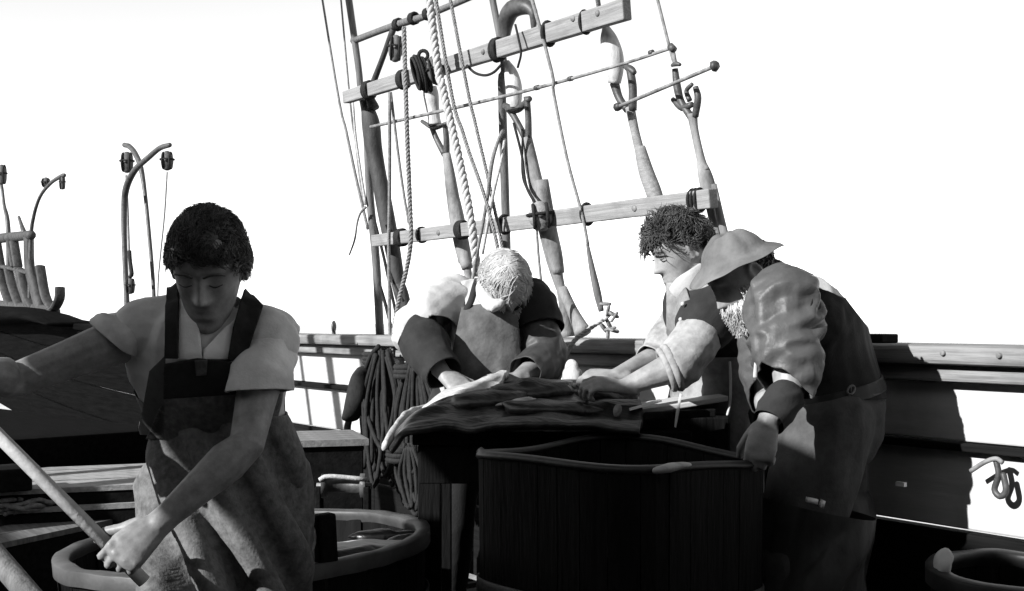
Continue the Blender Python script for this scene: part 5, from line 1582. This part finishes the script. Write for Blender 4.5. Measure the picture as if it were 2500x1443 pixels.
# ============ the curly haired man reaching over the vat
def man_curly():
    J = {}
    J['pel'] = P(1775, 985, 4.02); J['waist'] = P(1770, 890, 4.0); J['chest'] = P(1745, 785, 3.96); J['neck'] = P(1705, 692, 3.92)
    J['shL'] = P(1742, 765, 3.78); J['shR'] = P(1690, 745, 4.10)
    J['elL'] = P(1655, 892, 3.66); J['wrL'] = P(1522, 946, 3.66)
    J['elR'] = P(1610, 875, 4.02); J['wrR'] = P(1505, 918, 3.86)
    J['hipL'] = P(1790, 1000, 3.92); J['hipR'] = P(1765, 1000, 4.12)
    J['knL'] = V((J['hipL'].x - 0.04, 3.93, 0.5)); J['knR'] = V((J['hipR'].x - 0.04, 4.12, 0.5))
    J['anL'] = V((J['hipL'].x + 0.04, 3.93, 0.09)); J['anR'] = V((J['hipR'].x + 0.04, 4.12, 0.09))
    root = person('curly dark haired man in a black waistcoat reaching both arms over the table', V((J['pel'].x, J['pel'].y, 0)))
    Mh = head_matrix(P(1660, 612, 3.93), (-0.88, -0.26, -0.40), (-0.38, -0.12, 0.90), 0.97)
    hl = ((J['wrL'], (-0.9, -0.1, 0.12), (0.1, -0.45, 0.85), 1), dict(curl=(35, 55, 35), thumb=(0.5, -0.5)))
    hr = ((J['wrR'], (-0.9, -0.05, 0.02), (0.1, -0.35, 0.9), -1), dict(curl=(35, 55, 35), thumb=(0.5, -0.5)))
    body(root, J, Mh, M['skinpale'], [hl, hr], nose=1.15)
    test = lambda q: q.z > -0.02 + 0.55 * max(0, q.y) - 0.60 * max(0, -q.y)
    hair(root, 'hair', Mh, M['hairmid'], test, 4600, 0.045, 0.009, 0.0013, 5, 0.05, True, 1.1)
    test2 = lambda q: q.z > 0.30 and q.y > 0.35 and abs(q.x) < 0.6
    hair(root, 'forelock', Mh, M['hairmid'], test2, 520, 0.060, 0.016, 0.0013, 15, -0.1, False, 0.9)
    mbw = MB()
    for sx in (-1, 1):
        mbw.loft([Mh @ V((sx * x, y, z)) for x, y, z in ((0.013, 0.100, 0.026), (0.028, 0.101, 0.033), (0.046, 0.092, 0.030), (0.054, 0.084, 0.024))], [(0.003, 0.0045), (0.003, 0.005), (0.003, 0.0045), 0.002], 8, sub=3)
        mbw.loft([Mh @ V((sx * x, y, z)) for x, y, z in ((0.019, 0.0865, 0.003), (0.032, 0.0905, 0.003), (0.046, 0.083, 0.004))], [0.0013, 0.0024, 0.0012], 6, sub=3)
    mbw.build('eyebrows', M['hairdark'], root)
    # shirt with pale stained sleeves
    mb = MB(); torso_geo(mb, J, 1.0, 0.014, lo=False)
    sh = fuse(mb, 0.008, 3)
    bm = bmesh.new(); bm.from_mesh(sh)
    dele = [v for v in bm.verts if (v.co - (Mh @ V((0, -0.03, -0.07)))).length < 0.085]
    bmesh.ops.delete(bm, geom=dele, context='VERTS'); bm.to_mesh(sh); bm.free()
    parts = [sh, sleeve(J['shL'], J['elL'], J['wrL'], 1.10, (0.068, 0.069, 0.071, 0.068, 0.066, 0.064), seed=3, amp=0.010, freq=13),
             sleeve(J['shR'], J['elR'], J['wrR'], 1.25, (0.066, 0.066, 0.068, 0.062, 0.056, 0.048), seed=5, amp=0.010, freq=13)]
    garment(root, 'shirt', parts, M['shirtspot'])
    # rolled cuff and collar
    mb = MB(); c = J['elL'].lerp(J['wrL'], 0.10); mb.torus(c, J['wrL'] - J['elL'], 0.066, 0.013, 22, 8); mb.torus(c + (J['wrL'] - J['elL']).normalized() * 0.018, J['wrL'] - J['elL'], 0.062, 0.011, 22, 8)
    mb.build('cuff', M['shirtspot'], root)
    mb = MB()
    ps = [P(1648, 716, 3.84), P(1668, 700, 3.82), P(1695, 684, 3.82), P(1722, 664, 3.88), P(1738, 648, 3.96)]
    mb.loft(ps, [(0.010, 0.026), (0.012, 0.034), (0.014, 0.036), (0.014, 0.034), (0.012, 0.028)], 12, hint=(0.3, 1, 0.2), sub=3)
    mb.build('collar', M['shirtwhite'], root)
    # waistcoat
    mb = MB(); torso_geo(mb, J, 1.0, 0.030, lo=False); mb.loft([J['shL'] + V((0.02, 0, 0.02)), J['shL'].lerp(J['elL'], 0.22)], [0.088, 0.090], 16); mb.ball(J['shR'], 0.08)
    vs = fuse(mb, 0.007, 3); wrinkle(vs, 0.006, 8, (0.2, 0, 1), 3, 7)
    cut = J['neck'] + (J['shL'] - J['neck']) * 0.15
    bisect(vs, Mh @ V((0, -0.01, -0.118)), (Mh.to_3x3() @ V((0, 0.0, 1))))
    garment(root, 'waistcoat', [solid(vs, 0.005)], M['vest'])
    # button front seen at the left edge of the chest
    mb = MB(); torso_geo(mb, J, 1.0, 0.042, lo=False); fr = fuse(mb, 0.007, 3)
    fr = crop_poly(fr, [(1630, 690), (1672, 690), (1692, 750), (1676, 900), (1630, 900)])
    garment(root, 'shirt_front', [solid(fr, 0.005)], M['apron'])
    mb = MB()
    for x, y in ((1667, 742), (1662, 780), (1655, 815)):
        mb.ell(P(x, y, 3.72), ((0.007, 0, 0), (0, 0.006, 0), (0, 0, 0.007)), 10, 6)
    mb.build('buttons', M['shirtwhite'], root)
    # apron
    mb = MB(); torso_geo(mb, J, 1.0, 0.04, hi=False)
    mb.loft([J['waist'] + V((-0.02, -0.03, 0)), J['pel'] + V((-0.03, -0.03, 0)), J['pel'] + V((-0.05, -0.03, -0.25)), J['pel'] + V((-0.05, -0.02, -0.45))], [(0.17, 0.145), (0.185, 0.165), (0.2, 0.18), (0.2, 0.18)], 22, hint=(J['shL'] - J['shR']))
    ap = fuse(mb, 0.007, 3); wrinkle(ap, 0.010, 9, (0.12, 0, 1), 4.5, 8); folds(ap, 0.010, 36, 0.1, 1.2, 0.8, 2)
    bisect(ap, P(1770, 870, 3.9), UP); bisect(ap, J['pel'] - UP * 0.5, -UP)
    bisect(ap, J['pel'] + V((0.085, 0, 0)), V((1, 0, 0)))
    garment(root, 'apron', [solid(ap, 0.006)], M['apron'])
    mb = MB()
    ps = [P(1782, 885, 3.74), P(1784, 940, 3.72), P(1782, 985, 3.71), P(1776, 1012, 3.70)]
    mb.loft(ps, [(0.004, 0.004)] * 4, 8, sub=3); mb.build('apron_cord', M['shirtwhite'], root)
    mb = MB(); torso_geo(mb, J, 1.04, 0.015, hi=False)
    leg_geo(mb, J['hipL'], J['knL'], J['anL'] + UP * 0.04, 1.0, 0.025); leg_geo(mb, J['hipR'], J['knR'], J['anR'] + UP * 0.04, 1.0, 0.025)
    tr = fuse(mb, 0.012, 3); bisect(tr, J['waist'], UP); garment(root, 'trousers', [tr], M['vest'])
    boots(root, J, M['boot'], (-1, -0.2, 0))
man_curly()

# ============ the man with the hat, bending over the vat from the right
def man_hat():
    P = lambda x, y, d: P0(x, y, d * 1.035)          # he stands close to the rail
    J = {}
    J['pel'] = P(2025, 1000, 3.32); J['waist'] = P(2000, 895, 3.32); J['chest'] = P(1948, 780, 3.28); J['neck'] = P(1872, 690, 3.24)
    J['shL'] = P(1915, 765, 3.06); J['shR'] = P(1870, 770, 3.42)
    J['elL'] = P(1928, 950, 2.98); J['wrL'] = P(1875, 1030, 2.92)
    J['elR'] = P(1875, 960, 3.42); J['wrR'] = P(1895, 1060, 3.25)
    J['hipL'] = P(2022, 1030, 3.21); J['hipR'] = P(2020, 1020, 3.42)
    J['knL'] = V((J['hipL'].x - 0.14, 3.26, 0.52)); J['knR'] = V((J['hipR'].x + 0.0, 3.54, 0.5))
    J['anL'] = V((J['hipL'].x - 0.08, 3.27, 0.09)); J['anR'] = V((J['hipR'].x + 0.06, 3.56, 0.09))
    root = person('bearded man in a crumpled felt hat stooping over the vat rim', V((J['pel'].x, J['pel'].y, 0)))
    Mh = head_matrix(P(1808, 672, 3.22), (-0.76, -0.20, -0.62), (-0.58, -0.16, 0.80), 0.95)
    hl = ((J['wrL'], (-0.25, -0.2, -0.8), (-0.3, -0.85, 0.2), 1), dict(curl=(45, 55, 35), thumb=(0.4, -0.6)))
    hr = ((J['wrR'], (0.35, -0.5, -0.6), (0.2, -0.8, 0.35), -1), dict(curl=(45, 55, 35)))
    body(root, J, Mh, M['skinpale'], [hl, hr], nose=1.1)
    # beard and hair at the nape
    mb = MB(); rng = random.Random(9)
    for i in range(1500):
        a = rng.uniform(-1.75, 1.75)
        z = rng.uniform(-0.120, -0.040) if abs(a) < 1.2 else rng.uniform(-0.10, -0.01)
        p = V((0.064 * math.sin(a), 0.035 + 0.058 * math.cos(a), z)); nr = V((math.sin(a), math.cos(a) * 0.8, -0.6)).normalized()
        ps = [Mh @ (p + nr * 0.026 * u + V((rng.uniform(-1, 1), rng.uniform(-1, 1), -1.0)) * 0.008 * u) for u in (0, 0.35, 0.7, 1)]
        mb.loft(ps, [0.0014, 0.0018, 0.0014, 0.0005], 4, round_ends=False)
    mb.build('beard', M['hairgrey'], root)
    test = lambda q: q.z > -0.35 and q.y < -0.25 and q.z < 0.5
    hair(root, 'hair', Mh, M['hairmid'], test, 500, 0.03, 0.006, 0.0022, 5, 0.3, True, 0.5)
    # hat: dented crown and an uneven brim
    hb = Mh @ Matrix.Translation(V((0, -0.012, 0.045))) @ Matrix.Rotation(math.radians(12), 4, 'X') @ Matrix.Scale(0.86, 4)
    vs, fs = [], []
    prof = [(0.0, 0.100, 0), (0.03, 0.104, 0), (0.055, 0.098, 0), (0.075, 0.082, 0), (0.09, 0.066, 0), (0.106, 0.046, 0), (0.115, 0.018, 0), (0.135, 0.008, 0), (0.160, -0.004, 1), (0.178, -0.012, 1), (0.181, -0.016, 1), (0.160, -0.010, 1), (0.135, 0.000, 0), (0.100, 0.008, 0)]
    seg = 56
    for r, z, b in prof:
        for k in range(seg):
            a = 2 * math.pi * k / seg
            wob = noise.noise(V((math.cos(a) * 2, math.sin(a) * 2, r * 9))) 
            ex = 1 + 0.06 * wob * (r > 0.05)
            zz = z + 0.010 * wob * (r > 0.12) * (r / 0.15) + (0.010 * noise.noise(V((math.cos(a) * r * 30, math.sin(a) * r * 30, 2))) if z > 0.05 else 0)
            if r > 0.12: zz += -0.016 * ((r - 0.12) / 0.06) * math.cos(2 * a) * -1 * 0.6
            if r < 0.07 and z > 0.09: zz -= 0.022 * gs(math.cos(a) * r, 0, 0.02)
            vs.append(hb @ V((math.cos(a) * r * 0.86 * ex, math.sin(a) * r * 1.0 * ex, zz)))
    n = len(prof)
    for i in range(n - 1):
        for k in range(seg):
            fs.append((i * seg + k, i * seg + (k + 1) % seg, (i + 1) * seg + (k + 1) % seg, (i + 1) * seg + k))
    mb = MB(); mb.add(vs, fs); ht = mb.build('hat', M['hat'], root)
    ss = ht.modifiers.new('s', 'SUBSURF'); ss.levels = 1; ss.render_levels = 1
    # shirt
    mb = MB(); torso_geo(mb, J, 1.0, 0.016, lo=False)
    sh = fuse(mb, 0.007, 3); wrinkle(sh, 0.007, 10, (0.7, 0, -0.6), 3, 2)
    bm = bmesh.new(); bm.from_mesh(sh)
    dele = [v for v in bm.verts if (v.co - (Mh @ V((0, -0.035, -0.06)))).length < 0.088]
    bmesh.ops.delete(bm, geom=dele, context='VERTS'); bm.to_mesh(sh); bm.free()
    parts = [sh, sleeve(J['shL'] + V((0, 0, 0.01)), J['elL'], J['wrL'], 1.04, (0.094, 0.094, 0.078, 0.062, 0.054, 0.048), seed=3, amp=0.018, freq=14, voxel=0.0055),
             sleeve(J['shR'], J['elR'], J['wrR'], 1.15, (0.08, 0.08, 0.074, 0.066, 0.058, 0.052), seed=7, amp=0.010, freq=13)]
    garment(root, 'shirt', parts[:1], M['shirtwhite'])
    for q in parts[1:]: garment(root, 'shirt_sleeve', [q], M['shirtshade'])
    # greasy patch of oilskin on the sleeve front
    mb = MB(); mb.loft([J['elL'], J['elL'].lerp(J['wrL'], 0.2), J['elL'].lerp(J['wrL'], 0.5), J['wrL'] + (J['wrL'] - J['elL']) * 0.02], [0.040, 0.052, 0.050, 0.042], 16)
    ov = fuse(mb, 0.006, 2); wrinkle(ov, 0.006, 14, (1, 0, 0.3), 2.5, 5); bisect(ov, J['wrL'], J['wrL'] - J['elL'])
    garment(root, 'sleeve_end', [ov], M['vest'])
    # waistcoat over the back and side, below the shoulder blades
    mb = MB(); torso_geo(mb, J, 1.02, 0.034)
    wv = fuse(mb, 0.007, 3); wrinkle(wv, 0.006, 8, (0.6, 0, -0.8), 3, 12)
    wv = crop_poly(wv, [(1985, 700), (2060, 730), (2160, 860), (2160, 975), (1935, 985), (1930, 930), (1962, 800)])
    garment(root, 'waistcoat', [solid(wv, 0.006)], M['vest'])
    # braces over the white back
    # trousers
    mb = MB(); torso_geo(mb, J, 1.06, 0.024, hi=False)
    leg_geo(mb, J['hipL'], J['knL'], J['anL'] + UP * 0.04, 1.05, 0.034); leg_geo(mb, J['hipR'], J['knR'], J['anR'] + UP * 0.04, 1.05, 0.03)
    mb.ell(J['pel'] + V((0.0, -0.02, -0.03)), ((0.14, 0, 0), (0, 0.17, 0), (0, 0, 0.15)), 20, 12)
    tr = fuse(mb, 0.008, 3); wrinkle(tr, 0.008, 8, (0.2, 0, -1), 3, 6)
    bisect(tr, P(2030, 955, 3.3), (J['waist'] - J['pel']))
    garment(root, 'trousers', [tr], M['trouser'])
    # belt and buckle
    mb = MB(); torso_geo(mb, J, 1.07, 0.032, hi=False); bl = fuse(mb, 0.008, 2)
    up_ = (J['waist'] - J['pel']).normalized(); c = P(2030, 960, 3.3)
    bisect(bl, c + up_ * 0.018, up_); bisect(bl, c - up_ * 0.018, -up_)
    garment(root, 'belt', [solid(bl, 0.006)], M['boot'])
    mb = MB(); c = P(2078, 952, 3.12); mb.torus(c, V((0.3, -1, 0.2)), 0.010, 0.003, 16, 6, stretch=(1.4, 0.9)); mb.tube([c - UP * 0.01, c + UP * 0.01], 0.002, 6)
    mb.build('buckle', M['rust'], root)
    # hip boots of greasy leather with a strap
    mb = MB(); leg_geo(mb, J['hipL'].lerp(J['knL'], 0.4), J['knL'], J['anL'], 1.10, 0.036)
    mb.loft([P(2028, 1230, 3.12), P(2012, 1340, 3.12), P(1996, 1480, 3.10), P(1990, 1620, 3.10)], [(0.118, 0.11), (0.122, 0.115), (0.118, 0.11), (0.105, 0.10)], 18, hint=(1, 0, 0), sub=2)
    hbm = fuse(mb, 0.007, 3); folds(hbm, 0.018, 22, -0.85, 0.8, 0.6, 3)
    a = P(1900, 1225, 3.1); b = P(2110, 1262, 3.1); dd = (b - a).normalized()
    bisect(hbm, a, V((-dd.z, 0, dd.x)))
    garment(root, 'hip_boot', [hbm], M['oilskin'])
    mb = MB(); c = P(1982, 1222, 2.96)
    mb.box(c, ((0.014, 0, -0.003), (0, 0.008, 0), (0.001, 0, 0.006))); mb.box(c + V((0.026, 0, -0.008)), ((0.004, 0, -0.002), (0, 0.01, 0), (0.003, 0, 0.009))); mb.build('boot_strap', M['brass'], root)
    mb = MB(); leg_geo(mb, J['hipR'].lerp(J['knR'], 0.6), J['knR'], J['anR'], 1.1, 0.04); garment(root, 'hip_boot', [fuse(mb, 0.01, 2)], M['oilskin'])
    # hanging shirt tail tape
    mb = MB(); ps = [P(1852, 845, 3.0), P(1846, 880, 3.0), P(1844, 920, 3.0)]
    mb.loft(ps, [(0.003, 0.002), (0.004, 0.002), (0.006, 0.003)], 8, sub=3); mb.build('tape', M['shirtwhite'], root)
    boots(root, J, M['boot'], (-1, -0.1, 0), 0.25, 0.06)
man_hat()
# ------------------------------------------------------------------ wall and roof added behind and over the eye to block sky light
t = thing('rear_blocker', 'dark plank wall and roof added behind the camera to block sky light', 'shelter', (0.6, -1.6, 0))
mb = MB(); mb.box((0, 0, 0), ((4.0, 0, 0), (0, 0.03, 0), (0, 0, 0.148))); pm2 = mb.mesh('wall_plank', False); pm2.materials.append(M['tarred'])
for i in range(10):
    o = bpy.data.objects.new('wall_plank', pm2); COL.objects.link(o); o.parent = t; o.location = V((0.8, -1.6, 0.15 + 0.3 * i)) - origin(t)
mb = MB(); mb.box((0, 0, 0), ((0.148, 0, 0), (0, 1.1, 0), (0, 0, 0.025))); pm3 = mb.mesh('roof_plank', False); pm3.materials.append(M['tarred'])
for i in range(20):
    o = bpy.data.objects.new('roof_plank', pm3); COL.objects.link(o); o.parent = t; o.location = V((-1.75 + 0.3 * i, -0.6, 2.75)) - origin(t)
for x in (-1.8, 3.9):
    mb = MB(); mb.box((x, 0.42, 1.36), ((0.06, 0, 0), (0, 0.06, 0), (0, 0, 1.36))); mb.build('post', M['tarred'], t, smooth=False)
